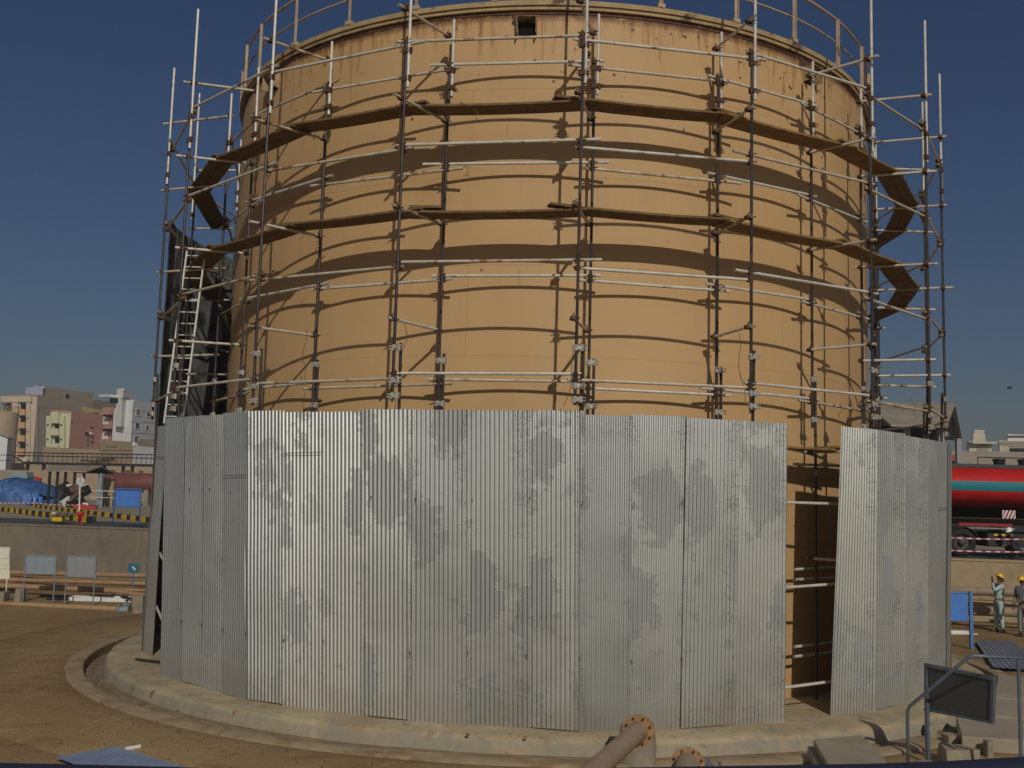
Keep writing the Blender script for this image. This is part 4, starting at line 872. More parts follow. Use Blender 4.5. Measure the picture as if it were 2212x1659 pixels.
b2c.slab(1,175,891,212,896,'dark','opening',.08,.12,slope=.04)
b3=Bld('apartment_building','white apartment building with a stair tower right of the terracotta building',[(225,222),(279,219),(345,236)],868,'b_white','b_white')
b3.slab(1,284,887,340,888,'b_grey','floor_line',.05,.06,slope=.03);b3.slab(1,283,911,340,912,'b_grey','floor_line',.05,.06,slope=.03);b3.slab(1,282,935,340,936,'b_grey','floor_line',.05,.06,slope=.03)
for (x0,y0,x1,y1,pm) in ((293.5,884,304,898,'b_grey'),(316,890.5,327,900,'glass'),(291.5,913,302,926.5,'glass'),(314,919.5,322,929,'glass'),(290,942,300,957,'glass'),(312,948,322,958,'glass')): b3.window(1,x0,y0,x1,y1,'b_white',pm)
b3t=Bld('stair_tower','white stair tower with a canopy rising above the white building',[(242,219),(256,217.5),(284,226)],843,'b_white','b_white',z0=b3.zt-6)
b3t.slab(0,231,854,256,859,'b_white','canopy',2.2,2.2); b3t.slab(0,238,860,255,870.5,'dark','opening',.1,.12); b3t.slab(1,261,860,279,861.3,'dark','slot',.08,.1)
b5=Bld('block_building','grey block roof room behind the terracotta building',[(190,230),(192,229),(226,236)],866,'tan_wall','tan_wall')
b4=Bld('low_building','low tan block building with lattice openings below the white tower',[(212,128),(214,127),(286,132)],957,'tan_wall','tan_wall')
b4.slab(1,226,961,240,965,'b_grey','lattice',.08,.1); b4.slab(1,240,960.5,252,966,'b_grey','lattice',.08,.1); b4.slab(1,216,971,284,972.5,'b_grey','band',.08,.1)
b6=Bld('low_building','low white building with a block room on its roof next to the fence',[(284,129),(286,128),(345,134)],963,'b_white','b_white')
b7=Bld('rooftop_room','small block room on the low white building',[(294,130),(296,129),(345,134)],954,'b_grey','b_grey',z0=b6.zt-.1)
wall_px('block_wall','long tan and grey far wall showing below the elevated walkway',-100,345,999,1002,112,'tan_wall',.4)
b8=Bld('low_building','long low tan roof building in front of the apartment blocks',[(88,118),(90,117),(214,122)],973,'b_cream','tan_wall')
# silo and white gabled store at far left
c=ony(-4,960,130); rr=ony(31,960,130).x-c.x; zt=ony(10,893,130).z
r=empty('storage_tank',Vector((c.x,130,TZ)),'round tan storage tank with a roof rail at the left picture edge','storage tank')
mb=MB(); mb.lathe(Vector((c.x,130,0)),[(rr,TZ),(rr,zt),(rr*.98,zt+.1),(0,zt+.8)],48); mb.build('tank_wall',M['silo'],r,smooth=True)
mb=MB(); mb.path([Vector((c.x+rr*math.cos(a/40*6.283),130+rr*math.sin(a/40*6.283),zt+1.0)) for a in range(40)],.05,5,True); mb.build('roof_rail',M['rail_paint'],r)
for a in range(16): mb=MB(); q=Vector((c.x+rr*math.cos(a/16*6.283),130+rr*math.sin(a/16*6.283),0)); mb.tube(q+Vector((0,0,zt)),q+Vector((0,0,zt+1.0)),.05,5,False); mb.build('rail_post',M['rail_paint'],r)
Y0=100; ap=ony(-5,936,Y0); ev=ony(17,944,Y0); bs=ev.x; ev2=2*ap.x-bs
r=empty('gabled_store',Vector((ap.x,Y0,TZ)),'white gabled store wall below the tan storage tank at the left edge','building')
bk=ray(17,950); bk=Vector((bk.x,bk.y,0)).normalized()*8+Vector((.75,0,0))
mb=MB(); F_=[Vector(q) for q in ((ev2,Y0,TZ),(bs,Y0,TZ),(bs,Y0,ev.z),(ap.x,Y0,ap.z),(ev2,Y0,ev.z))]; mb.hexa(F_,[q+bk for q in F_]); mb.build('walls',M['b_white'],r)
mb=MB()
for s_,q in ((1,Vector((bs+.25,0,ev.z-.1))),(-1,Vector((ev2-.25,0,ev.z-.1)))):
    A=Vector((ap.x,Y0-.3,ap.z+.02));B=Vector((q.x,Y0-.3,q.z)); D=bk*1.05; U=Vector((0,0,.14)); mb.hexa([A,B,B+D,A+D],[A+U,B+U,B+U+D,A+U+D])
mb.build('roof',M['grey_panel'],r)
# right background
b9=Bld('apartment_building','cream building with a shaded roof loft right of the open shed roof',[(2089,150),(2094,149),(2143,150)],959,'b_cream','b_cream')
b9.slab(1,2110,960,2134,976,'b_grey','loft_opening',.1,.12); b9.slab(1,2092,955,2144,959,'b_cream','roof_slab',1.2,1.2)
b9r=Bld('water_tank_slab','stepped cream water tank on the roof of the cream building',[(2101,152),(2103,151.5),(2130,152)],943,'b_cream','b_cream',z0=b9.zt-.2)
b9s=Bld('water_tank_slab','small top slab of the stepped cream water tank',[(2104,152.4),(2106,152),(2128,152.4)],934.5,'b_cream','b_cream',z0=b9r.zt+.3)
b10=Bld('low_building','long low whitish building above the red tanker',[(2121,120),(2123,119),(2290,121)],984,'b_white','b_cream')
b10.slab(1,2118,981,2290,983,'b_grey','roof_edge',.8,.8,slope=.01)
b11=Bld('apartment_building','far grey and white house with a dark roof line at the right edge',[(2176,190),(2178,189),(2300,191)],943,'b_white','b_white')
b11.slab(1,2176,941,2300,943,'maroon','roof_line',.5,.6); b11.slab(1,2177,953,2300,966,'b_grey','upper_wall',.15,.2); b11.slab(1,2180,968,2300,977,'dark','shaded_floor',.1,.12)
b12=Bld('low_building','small grey house with rooftop grille left of the far grey and white house',[(2158,185),(2160,184),(2180,186)],956,'b_grey','b_cream')
for i in range(5): b12.slab(1,2160+i*4,954+0,2160.8+i*4,962,'b_grey','grille_bar',.3,.1)
wall_px('block_wall','grey brown boundary wall behind the red tanker',2030,2300,973,978,62,'b_grey')
Y0=30; r=empty('open_shed',ony(2072,1000,60),'large open shed with grey sheet gable roof behind the scaffold on the right','shed')
na=ony(1860,925,40); nb=ony(2045,924,40); na.z=nb.z; ga=ony(1860,873,46); gb=ony(2063.5,875,46); ga.z=gb.z; fb=ony(2079,951,52); fb.z=nb.z; fa=Vector((ga.x,52,fb.z))
na.x=ga.x
mb=MB(); U=Vector((0,0,.12)); mb.hexa([na,nb,gb,ga],[na+U,nb+U,gb+U,ga+U]); mb.hexa([ga,gb,fb,fa],[ga+U,gb+U,fb+U,fa+U])
for i in range(1,4):
    f=i/4; p=na.lerp(ga,f)+U*1.1; q=nb.lerp(gb,f)+U*1.1; mb.tube(p,q,.04,4,False)
mb.build('roof',M['roof_sheet'],r)
mb=MB(); 
for f in (.0,.25,.5,.75,1): p=nb.lerp(fb,f); 
mb.tube(nb-Vector((.3,0,.1)),fb-Vector((.3,0,.1)),.10,6,False); mb.tube(nb-Vector((.3,0,.1)),gb-Vector((.3,0,.2)),.10,6,False); mb.tube(fb-Vector((.3,0,.1)),gb-Vector((.3,0,.2)),.10,6,False)
for f in (.25,.5,.75): p=nb.lerp(fb,f)-Vector((.3,0,.1)); t=(nb.lerp(gb,f*2) if f<=.5 else gb.lerp(fb,f*2-1))-Vector((.3,0,.15)); mb.tube(p,t,.07,6,False)
mb.build('roof_truss',M['black'],r)
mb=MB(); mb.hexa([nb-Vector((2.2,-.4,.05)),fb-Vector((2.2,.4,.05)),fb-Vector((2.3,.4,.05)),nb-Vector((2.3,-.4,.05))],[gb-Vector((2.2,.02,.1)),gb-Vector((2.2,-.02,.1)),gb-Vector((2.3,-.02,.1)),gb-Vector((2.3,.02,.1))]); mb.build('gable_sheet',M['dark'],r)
for x,Y in ((2071,50),(2033,41),(1960,41),(1985,51)):
    p=ony(x,1000,Y); mb=MB(); mb.box((p.x,Y,(TZ+nb.z)/2),(.35,.35,nb.z-TZ)); mb.build('post',M['grey_panel2'],r)
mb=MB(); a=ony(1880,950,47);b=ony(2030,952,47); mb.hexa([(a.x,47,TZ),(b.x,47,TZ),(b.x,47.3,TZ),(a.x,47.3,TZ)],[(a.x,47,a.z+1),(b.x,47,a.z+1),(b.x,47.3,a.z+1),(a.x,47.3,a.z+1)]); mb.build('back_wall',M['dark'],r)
# ------------------------------------------------------------------ red tanker lorry
Yt=12.6; tc=ony(2130,1052,Yt); tr=empty('tanker_lorry',Vector((tc.x,Yt,TZ)),'red tanker lorry with a teal band parked above the retaining wall','lorry')
lx=ony(2010,1052,Yt).x; rx=lx+9.0; rz=.74; ry=1.15
def ell(mb,prof,seg=40):
    rows=[]
    for x,s_ in prof: rows.append(mb.add([Vector((x,Yt+ry*s_*math.cos(2*math.pi*i/seg),tc.z+rz*s_*math.sin(2*math.pi*i/seg))) for i in range(seg)]))
    for a,b in zip(rows,rows[1:]):
        for i in range(seg): j=(i+1)%seg; mb.face((a+i,b+i,b+j,a+j))
    mb.face([rows[0]+i for i in range(seg)]); mb.face([rows[-1]+i for i in range(seg)][::-1])
br_=empty('barrel_mount',Vector((0,0,0)),None,None); bpy.data.objects.remove(br_)
mb=MB(); ell(mb,[(lx-.15,.6),(lx-.1,.85),(lx,1),(rx,1),(rx+.1,.85),(rx+.15,.6)])
for v_ in mb.v: v_-=Vector((0,0,tc.z))
o=mb.build('barrel',M['tanker'],None,smooth=True); autosmooth(o,40); o.parent=tr; o.location=Vector((0,0,tc.z))-tr.location
mb=MB(); mb.hexa([(lx+.2,Yt-.55,tc.z+rz*.9),(rx-.2,Yt-.55,tc.z+rz*.9),(rx-.2,Yt+.55,tc.z+rz*.9),(lx+.2,Yt+.55,tc.z+rz*.9)],[(lx+.2,Yt-.5,tc.z+rz+.06),(rx-.2,Yt-.5,tc.z+rz+.06),(rx-.2,Yt+.5,tc.z+rz+.06),(lx+.2,Yt+.5,tc.z+rz+.06)]); mb.build('catwalk',M['black'],tr)
mb=MB(); mb.tube((lx+1.5,Yt-.5,tc.z+rz+.30),(rx-.2,Yt-.5,tc.z+rz+.30),.022,6,False)
for i in range(8): x=lx+1.5+i*.95; mb.tube((x,Yt-.5,tc.z+rz),(x,Yt-.5,tc.z+rz+.3),.018,5,False)
mb.build('catwalk_rail',M['black'],tr)
for q in (2157.5,2211,2270): p=ony(q,1002,Yt); mb=MB(); mb.lathe(Vector((p.x,Yt,tc.z+rz)),[(.18,0),(.18,.2),(.22,.22),(.22,.27),(0,.3)],16); mb.build('hatch',M['black'],tr)
wc0=ony(2075,1175,Yt-.95).x
mb=MB(); mb.box(((lx+rx)/2,Yt,TZ+1.0),(rx-lx,.9,.22)); mb.build('chassis_beam',M['black'],tr)
mb=MB(); mb.box(((lx+rx)/2,Yt+.35,TZ+.95),(rx-lx-.3,1.1,.75)); mb.box(((lx+rx)/2,Yt+.45,tc.z-rz*.55-.35),(rx-lx-.4,.7,.72)); mb.box((wc0+2.3,Yt-.2,TZ+.62),(2.6,1.2,.5)); mb.build('underframe',M['dark'],tr)
mb=MB(); a=ony(2070,1131,Yt-1.12);b=ony(2186,1136,Yt-1.12); mb.box(((a.x+b.x)/2,Yt-1.12,(a.z+b.z)/2),(b.x-a.x,.06,.10)); mb.build('side_guard',M['truck_red'],tr)
mb=MB(); mb.box(((a.x+b.x)/2+.2,Yt-1.10,(a.z+b.z)/2-.12),(b.x-a.x-.2,.05,.05)); mb.build('side_guard',M['grey_frame'],tr)
mb=MB(); mb.box((b.x-.1,Yt-.9,TZ+.62),(1.5,.5,.42)); o=mb.build('tool_box',M['kblack'],tr)
for i in range(5):
    pass
a=ony(2147,1153,Yt-1.2);b=ony(2189,1159,Yt-1.2); mb=MB(); n_=5
for i in range(n_): mb.mi=i%2; w_=(b.x-a.x)/n_; mb.box((a.x+w_*(i+.5),Yt-1.18,(a.z+b.z)/2),(w_*.99,.03,a.z-b.z))
mb.build('marker_strip',[M['yellow'],M['kblack']],tr)
# hazard plate with diagonal stripes
a=ony(2165,1102,Yt-1.22);b=ony(2194,1120.5,Yt-1.22); mb=MB(); W=b.x-a.x;Hh=a.z-b.z
mb.mi=0; mb.box(((a.x+b.x)/2,Yt-1.19,(a.z+b.z)/2),(W,.02,Hh)); mb.mi=1
for i in range(-1,4):
    x0=a.x+W*(i*.28+.02); pts=[(x0,b.z),(x0+W*.13,b.z),(x0+W*.13+W*.3,a.z),(x0+W*.3,a.z)]
    pts=[(min(max(x,a.x),b.x),z) for x,z in pts]
    if pts[1][0]-pts[0][0]+pts[2][0]-pts[3][0]<.01: continue
    mb.hexa([(x,Yt-1.203,z) for x,z in pts],[(x,Yt-1.212,z) for x,z in pts])
mb.build('hazard_plate',[M['truck_red'],M['white']],tr)
def wheel(c,r_,w_,parent):
    mb=MB(); c=Vector(c); mb.lathe(c,[(r_*.58,-w_/2),(r_*.62,-w_/2-.02),(r_*.92,-w_/2),(r_,-w_/2+.05),(r_,w_/2-.05),(r_*.92,w_/2),(r_*.6,w_/2)],36,'y'); wh=mb.build('wheel',M['tyre'],parent,smooth=True)
    mb=MB(); mb.lathe(c,[(r_*.60,-w_/2+.0),(r_*.56,-w_/2+.03),(r_*.50,-w_/2+.10),(r_*.26,-w_/2+.12),(r_*.24,-w_/2-.02),(r_*.12,-w_/2-.05),(0,-w_/2-.05)],28,'y')
    for i in range(8): t=i/8*6.283; q=c+Vector((r_*.38*math.cos(t),-w_/2+.10,r_*.38*math.sin(t))); mb.tube(q,q-Vector((0,.04,0)),.02,6,False)
    mb.build('rim',M['hub'],wh,smooth=False)
wy=Yt-.95; wc=ony(2075,1175,wy); wr=.49
wheel((wc.x,wy,TZ+wr+.012),wr,.34,tr); wheel((wc.x-1.25,wy,TZ+wr+.012),wr,.34,tr); wheel((wc.x+6.2,wy,TZ+wr+.012),wr,.34,tr); wheel((wc.x,Yt+.95,TZ+wr+.012),wr,.34,tr)
mb=MB(); mb.lathe(Vector((wc.x,wy,TZ+wr)),[(wr*1.10,-.24),(wr*1.14,-.24),(wr*1.14,.24),(wr*1.10,.24)],24,'y',5,150); mb.build('mudguard',M['kblack'],tr)
# tapes on right
tape('upper red and white barrier tape in front of the lorry wheel',[ony(1990,1158.5,10.3),ony(2300,1164,10.0)]); tape('lower red and white barrier tape in front of the lorry wheel',[ony(1990,1186,10.3),ony(2300,1191,10.0)])
# ------------------------------------------------------------------ right hand yard
pipe_thing('pipeline','thick dusty brown pipe along the foot of the wall behind the workers',[depth_pt(1990,1275,34.0),depth_pt(2100,1277,33.4),depth_pt(2212,1280,33),depth_pt(2400,1285,32)],.14,M['pipe2'],group='brown pipes behind the workers')
pipe_thing('pipeline','thin brown pipe between the two thick pipes behind the workers',[depth_pt(1990,1291,33.3),depth_pt(2212,1296,32.3),depth_pt(2400,1301,31.4)],.05,M['pipe2'],group='brown pipes behind the workers')
pipe_thing('pipeline','thick brown pipe at knee height just behind the workers',[depth_pt(1990,1316,32.6),depth_pt(2100,1319,32.2),depth_pt(2212,1323,31.8),depth_pt(2400,1329,31)],.15,M['pipe2'],group='brown pipes behind the workers')
pipe_thing('pipeline','low brown pipe on the ground behind the workers feet',[depth_pt(1990,1336,32.0),depth_pt(2212,1344,31.2),depth_pt(2400,1349,30.6)],.05,M['pipe2'],group='brown pipes behind the workers')
# blue sign right
f=onz(2095,1403,GZ); N=Vector((0,1,0)); P=lambda x,y: onplane(x,y,f,N); r=empty('framed_sign',f,'bright blue blank sign on a thick post, half hidden behind the right fence','sign')
a=P(2020,1281);b=P(2091,1342); mb=MB(); mb.box(((a.x+b.x)/2,f.y,(a.z+b.z)/2),(b.x-a.x,.025,a.z-b.z)); mb.build('panel',M['blue'],r)
t=P(2097,1277); mb=MB(); mb.box((t.x-.02,f.y-.03,(t.z+GZ)/2-.05),(.08,.08,t.z-GZ+.1)); mb.build('post',M['blue2'],r)
mb=MB(); mb.tube((a.x,f.y,a.z+.02),(t.x,f.y,a.z+.035),.022,8,False); mb.build('frame_bar',M['blue2'],r)
mb=MB(); x_=P(2020,1300).x; mb.box((x_,f.y-.03,(t.z+GZ)/2-.05),(.08,.08,t.z-GZ+.1)); mb.build('post',M['blue2'],r)
# tyre leaning behind fence
c=onz(2042,1392,GZ); mb=MB(); mb.lathe(c+Vector((-.05,0,.30)),[(.17,-.09),(.28,-.11),(.31,-.04),(.31,.04),(.28,.11),(.17,.09),(.15,0),(.17,-.09)],28,'x'); o=mb.build('old_tyre',M['tyre'],smooth=True); tag(o,'old black tyre standing upright behind the edge of the right fence','tyre')
c=onz(2074,1370,GZ); mb=MB(); mb.box(c+Vector((-.05,.1,.05)),(.62,.2,.09),.03); mb.box(c+Vector((.05,-.06,.02)),(.85,.10,.04),-.03); o=mb.build('white_plank',M['white']); tag(o,'white plank offcuts on the ground behind the blue sign post','plank')
# flat sheets on the ground right
def flat_sheet(pts,z,mat,label,cat='metal sheet',pitch=.10,amp=.012,lift=.05,group=None):
    a,b,c,d=[onz(x,y,z) for x,y in pts]; mb=MB(); nu=72; nv_=4
    for s_ in(0,1):
        base=len(mb.v)
        L=(b-a).length
        for j in range(nv_+1):
            for i in range(nu+1):
                p=a.lerp(b,i/nu).lerp(d.lerp(c,i/nu),j/nv_); h=lift+amp*math.sin(i/nu*L/pitch*6.283)+.01*noise.noise(p*.9)-(.004 if s_ else 0); mb.v.append(Vector((p.x,p.y,z+h)))
        for j in range(nv_):
            for i in range(nu): q=(base+j*(nu+1)+i,base+j*(nu+1)+i+1,base+(j+1)*(nu+1)+i+1,base+(j+1)*(nu+1)+i); mb.face(q if not s_ else q[::-1])
    o=mb.build('corrugated_sheet_offcut',mat,smooth=True); return tag(o,label,cat,group)
flat_sheet([(2107,1388),(2186,1389),(2290,1456),(2146,1447)],GZ+.04,M['grey_blue_sheet'],'dull grey blue corrugated sheet lying on the ground beyond the handrail on the right')
flat_sheet([(119,1643),(247,1620),(470,1688),(330,1720)],GZ+.02,M['blue_sheet'],pitch=.076,amp=.006,label='blue grey corrugated sheet lying on the sand at the bottom left')
a=onz(270,1625,GZ);b=onz(302,1619,GZ); mb=MB(); mb.tube(a+Vector((0,0,.04)),b+Vector((0,0,.04)),.03,8); o=mb.build('white_tube',M['white']); tag(o,'short white tube on the sand beside the blue grey sheet','tube')
# mesh board with frame on posts
f=onz(1998,1646,GZ); A=f+Vector((0,0,0)); 
s_d=(A-CAM).dot(FW)
def dp(x,y,d): return CAM+ray(x,y)*d
d0=s_d; tl=dp(2001,1436,d0); bl=dp(2000,1533,d0); tr_=dp(2146,1460,d0-1.05); brr=dp(2143,1560,d0-1.05); tr_.z=min(tr_.z,tl.z); 
nrm=(tr_-tl).cross(Vector((0,0,1))).normalized()
r=empty('mesh_board',Vector((tl.x,tl.y,GZ)),'dark mesh board in a grey blue frame on posts in the near right corner','board')
mb=MB(); t_=nrm*.012; mb.hexa([bl-t_,brr-t_,brr+t_,bl+t_],[tl-t_,tr_-t_,tr_+t_,tl+t_]); mb.build('mesh_panel',M['mesh'],r)
def barbox(p,q,w1,w2,mat,name,par):
    p=Vector(p);q=Vector(q); d_=(q-p).normalized(); mb=MB(); y_=nrm; x_=d_.cross(y_).normalized(); mb.box((p+q)/2,(w1,w2,(q-p).length),0,(x_,y_,d_)); return mb.build(name,mat,par)
e=(tr_-tl).normalized()*.02
barbox(tl-e,tr_+e,.045,.06,M['rail_blue'],'frame_bar',r); barbox(bl-e,brr+e,.03,.055,M['rail_blue'],'frame_bar',r)
barbox(Vector((tl.x,tl.y,GZ-.1)),tl-Vector((0,0,.023)),.05,.05,M['rail_blue'],'post',r); barbox(brr-Vector((0,0,.02)),tr_-Vector((0,0,.023)),.05,.055,M['rail_blue'],'post',r)
# handrail of the steps in front of it
d1=d0-.75
h0=dp(1964,1660,d1-.15); h1=dp(1960,1530,d1-.15); h2=dp(2001,1494,d1-.3); h3=dp(2096,1416,d1-.6); h4=dp(2240,1423,d1-.6); h0.x=h1.x;h0.y=h1.y;h0.z=GZ-.1
pts=[h0,h1-Vector((0,0,.05)),h1+(h3-h1).normalized()*.04,h3-(h3-h1).normalized()*.05,h3+(h4-h3).normalized()*.05,h4]
mb=MB(); mb.path(pts,.024,10); o=mb.build('step_handrail',M['rail_blue'],smooth=True); 
r=empty('handrail',h0,'grey blue tube handrail rising in front of the dark mesh board','handrail'); o.data.transform(Matrix.Translation(-h0)); o.parent=r; o.name='rail_tube'
mb=MB(); q=dp(2200,1424,d1-.6); mb.tube(Vector((q.x,q.y,GZ-.1)),q,.024,10,False); mb.build('post',M['rail_blue'],r)
# concrete pieces right foreground
def slabpoly(name,label,pts,z,th,mat,cat='concrete slab',group=None):
    q=[onz(x,y,z) for x,y in pts]; mb=MB(); mb.hexa([p-Vector((0,0,th)) for p in q],q)
    o=mb.build(name,M[mat]); bv=o.modifiers.new('bevel','BEVEL'); bv.width=.015; bv.segments=2; return tag(o,label,cat,group)
slabpoly('loose_slab','pale tilted concrete lid lying over the gutter in the near right foreground',[(1930,1668),(1800,1672),(1757,1597),(1860,1587),(1900,1622)][::-1],.10,.10,'lid')
slabpoly('loose_slab','lower concrete lid under the pale tilted one, showing at its left edge',[(1915,1674),(1775,1676),(1744,1612),(1880,1606)][::-1],-.03,.14,'block')
slabpoly('concrete_beam','long pale concrete channel beam at the right edge below the mesh board',[(2078,1590),(2065,1545),(2290,1560),(2300,1605)],.02,.22,'lid')
for (pts,z,th,lab) in (([(2150,1505),(2156,1455),(2290,1470),(2290,1520)],-.05,.15,'sloping concrete slab nearest the flat sheet on the right'),([(2140,1545),(2148,1508),(2290,1523),(2290,1556)],-.02,.2,'concrete slab next to the channel beam at the right edge')):
    slabpoly('concrete_slab',lab,pts,z,th,'lid',group='concrete slabs at the right edge')
cblock(2062,1614,26,22,GZ,'dark concrete block beside the channel beam on the right',dep=.3,jit=.02)
cblock(2085,1668,62,44,GZ,'broken pale concrete block at the bottom right behind the navy rail',dep=.5,jit=.05)
cblock(2016,1590,24,22,GZ,'small wedge of concrete behind the mesh board post',dep=.22,jit=.04)
cblock(2142,1640,14,36,GZ,'slim concrete leg under the channel beam',dep=.2,jit=.01)
cblock(2008,1662,38,10,GZ,'flat dark stone at the foot of the mesh board post',dep=.3,jit=.03)
# near pipes with flanges
def flanged_pipe(label,c,dirv,L,r_,fr,bolts=8):
    c=Vector(c); dirv=Vector(dirv).normalized(); root=empty('flanged_pipe',c,label,'pipe')
    mb=MB(); mb.tube(c-dirv*L,c-dirv*.02,r_,28,False); mb.build('pipe_barrel',M['pipe2'],root,smooth=True); autosmooth(bpy.data.objects[-1] if False else root.children[-1],40)
    mb=MB(); mb.tube(c-dirv*.035,c+dirv*.01,fr,36,False); o=mb.build('flange',M['flange'],root,smooth=True); autosmooth(o,40)
    x_=dirv.cross(Vector((0,0,1))).normalized(); y_=x_.cross(dirv)
    for i in range(bolts):
        t=(i+.5)/bolts*6.283; q=c-dirv*.035+(x_*math.cos(t)+y_*math.sin(t))*(r_+fr)/2; mb=MB(); mb.tube(q-dirv*.025,q+dirv*.005,.017,6,False); mb.build('bolt',M['rust'],root)
    return root
fz=.62; c=onz(1380,1578,fz); n0=onz(1312,1640,fz); flanged_pipe('large flanged grey brown pipe end pointing at the fence in the front centre',c,c-n0,4.5,.118,.20)
fz2=.30; c2=onz(1486,1652,fz2); n1=onz(1470,1710,fz2); flanged_pipe('smaller flanged pipe end at the bottom edge right of the large pipe',c2,c2-n1,3.0,.15,.205)
p=onz(1376,1652,GZ); mb=MB(); mb.lathe(Vector((p.x,p.y,0)),[(.0,.36),(.18,.36),(.24,.30),(.26,.1),(.27,GZ-.1)],22); o=mb.build('pipe_pedestal',M['block'],smooth=True); tag(o,'rounded rough concrete pedestal beside the large flanged pipe','concrete block')
p=onz(1340,1640,GZ); mb=MB(); mb.lathe(Vector((p.x-.1,p.y+.1,0)),[(0,.06),(.06,.06),(.08,.02),(.085,GZ)],14); o=mb.build('stand_pipe_cap',M['kblack'],smooth=True); tag(o,'dark round cap just behind the large flanged pipe','cap')
p=onz(1530,1655,.05); v=empty('pipe_valve',p,'small grey blue valve at the bottom edge right of the smaller pipe','valve'); mb=MB(); mb.lathe(p,[(.09,-.3),(.09,-.02),(.07,.02),(.02,.04),(.02,.10),(0,.10)],14); mb.build('valve_body',M['rail_blue'],v,smooth=True)
for s_ in(-1,1): mb=MB(); mb.tube(p+Vector((.15*s_,0,-.3)),p+Vector((.15*s_,0,.06)),.02,8,False); mb.build('valve_bolt',M['rail_blue'],v)
# navy rail right in front of the camera
pts=[]
for x,y in ((-160,1645),(0,1652),(200,1656),(370,1660.5),(700,1675),(1000,1676),(1350,1662),(1600,1658),(1872,1654),(2050,1648),(2212,1639),(2400,1628)):
    pts.append(CAM+ray(x,y+60)*1.15)
mb=MB(); mb.path(pts,.031,20); o=mb.build('platform_rail',M['navy'],smooth=True); tag(o,'dark navy rail of the viewing platform along the bottom of the picture','railing')
# dirt lumps and stones on the ground near camera-left
r_=random.Random(5)
for i,(x,y,s_) in enumerate(((294,1537,.05),(385,1535,.03),(208,1525,.03),(600,1640,.035),(180,1590,.03),(90,1440,.03),(1010,1588,.03),(1135,1594,.03))):
    p=onz(x,y,GZ if y<1545 else -.0 if x>1000 else GZ); bm=bmesh.new(); bmesh.ops.create_icosphere(bm,subdivisions=2,radius=s_)
    for v_ in bm.verts: v_.co*=1+.35*noise.noise(v_.co*30+Vector((i,0,0))); v_.co.z*=.6
    me=bpy.data.meshes.new('stone'); bm.to_mesh(me); bm.free(); me.materials.append(M['gutter' if i%2 else 'scrap_brown']); o=bpy.data.objects.new('stone',me); o.location=p+Vector((0,0,s_*.3)); COL.objects.link(o)
    tag(o,('small dark stone on the sand left of the gutter kerb','small stone on the gutter kerb left of the fence','tiny stone on the left sand near the kerb bend','small stone on the sand below the fence, bottom left','tiny dark stone at the lower left of the sand','tiny stone on the sand near the left picture edge','small stone chip on the pad below the middle of the fence','small stone chip on the pad left of the flanged pipe')[i],'stone')
r_=random.Random(11); mb=MB()
for i in range(2600):
    a=r_.uniform(-175,-100) if r_.random()<.7 else r_.uniform(-60,-5); rr_=10.75+r_.random()**1.8*9; p=pol(rr_,a,GZ+.01); z_=.035*noise.noise(Vector((p.x*.35,p.y*.35,0)))+.02*noise.noise(Vector((p.x*1.1,p.y*1.1,3))) if rr_>12.6 else .02
    s_=.008+.02*r_.random()**3; q=[Vector((r_.uniform(-1,1),r_.uniform(-1,1),r_.uniform(-.4,.2)))*s_ for _ in range(3)]+[Vector((0,0,s_))]; n_=mb.add([p+Vector((0,0,z_))+k_ for k_ in q]); mb.mi=i%3
    for f_ in ((0,1,3),(1,2,3),(2,0,3),(0,2,1)): mb.face([n_+k_ for k_ in f_])
o=mb.build('gravel',[M['gutter'],M['gutter'],M['scrap_brown']]); tag(o,'loose gravel and stone chips scattered on the sand round the gutter kerb','gravel',kind='stuff')
# bird
p=CAM+ray(2180,838)*45; b=empty('bird',p,'small dark bird flying in the sky at the right','bird')
mb=MB(); mb.lathe(p,[(0,-.12),(.03,-.08),(.045,0),(.03,.07),(0,.13)],10,'x'); 
for s_ in(-1,1): mb.hexa([p+Vector((-.03,0,.01)),p+Vector((.05,0,.01)),p+Vector((.03,.22*s_,.05)),p+Vector((-.01,.22*s_,.05))],[p+Vector((-.03,0,.02)),p+Vector((.05,0,.02)),p+Vector((.03,.22*s_,.06)),p+Vector((-.01,.22*s_,.06))])
mb.build('bird_body',M['kblack'],b)
# ------------------------------------------------------------------ people
def skin_mesh(name,chains,mat,parent,sub=2,root=None):
    """chains: list of [(x,y,z,r)...]; points that coincide are welded"""
    vs=[];ed=[];rs=[];key={}
    for ch in chains:
        pi=None
        for x,y,z,r in ch:
            kk=(round(x,3),round(y,3),round(z,3))
            if kk not in key: key[kk]=len(vs); vs.append((x,y,z)); rs.append(r)
            i=key[kk]
            if pi is not None and pi!=i: ed.append((pi,i))
            pi=i
    me=bpy.data.meshes.new(name); me.from_pydata(vs,ed,[]); o=bpy.data.objects.new(name,me); COL.objects.link(o); me.materials.append(mat)
    m=o.modifiers.new('skin','SKIN'); 
    for i,r in enumerate(rs):
        sv=me.skin_vertices[0].data[i]; sv.radius=r if isinstance(r,(tuple,list)) else (r,r); sv.use_root=(i==0)
    m.use_smooth_shade=True; s_=o.modifiers.new('sub','SUBSURF'); s_.levels=sub; s_.render_levels=sub
    bpy.context.view_layer.update(); dg=bpy.context.evaluated_depsgraph_get(); me2=bpy.data.meshes.new_from_object(o.evaluated_get(dg)); 
    o.modifiers.clear(); o.data=me2; bpy.data.meshes.remove(me)
    if not me2.materials: me2.materials.append(mat)
    for pg in me2.polygons: pg.use_smooth=True
    o.parent=parent; return o
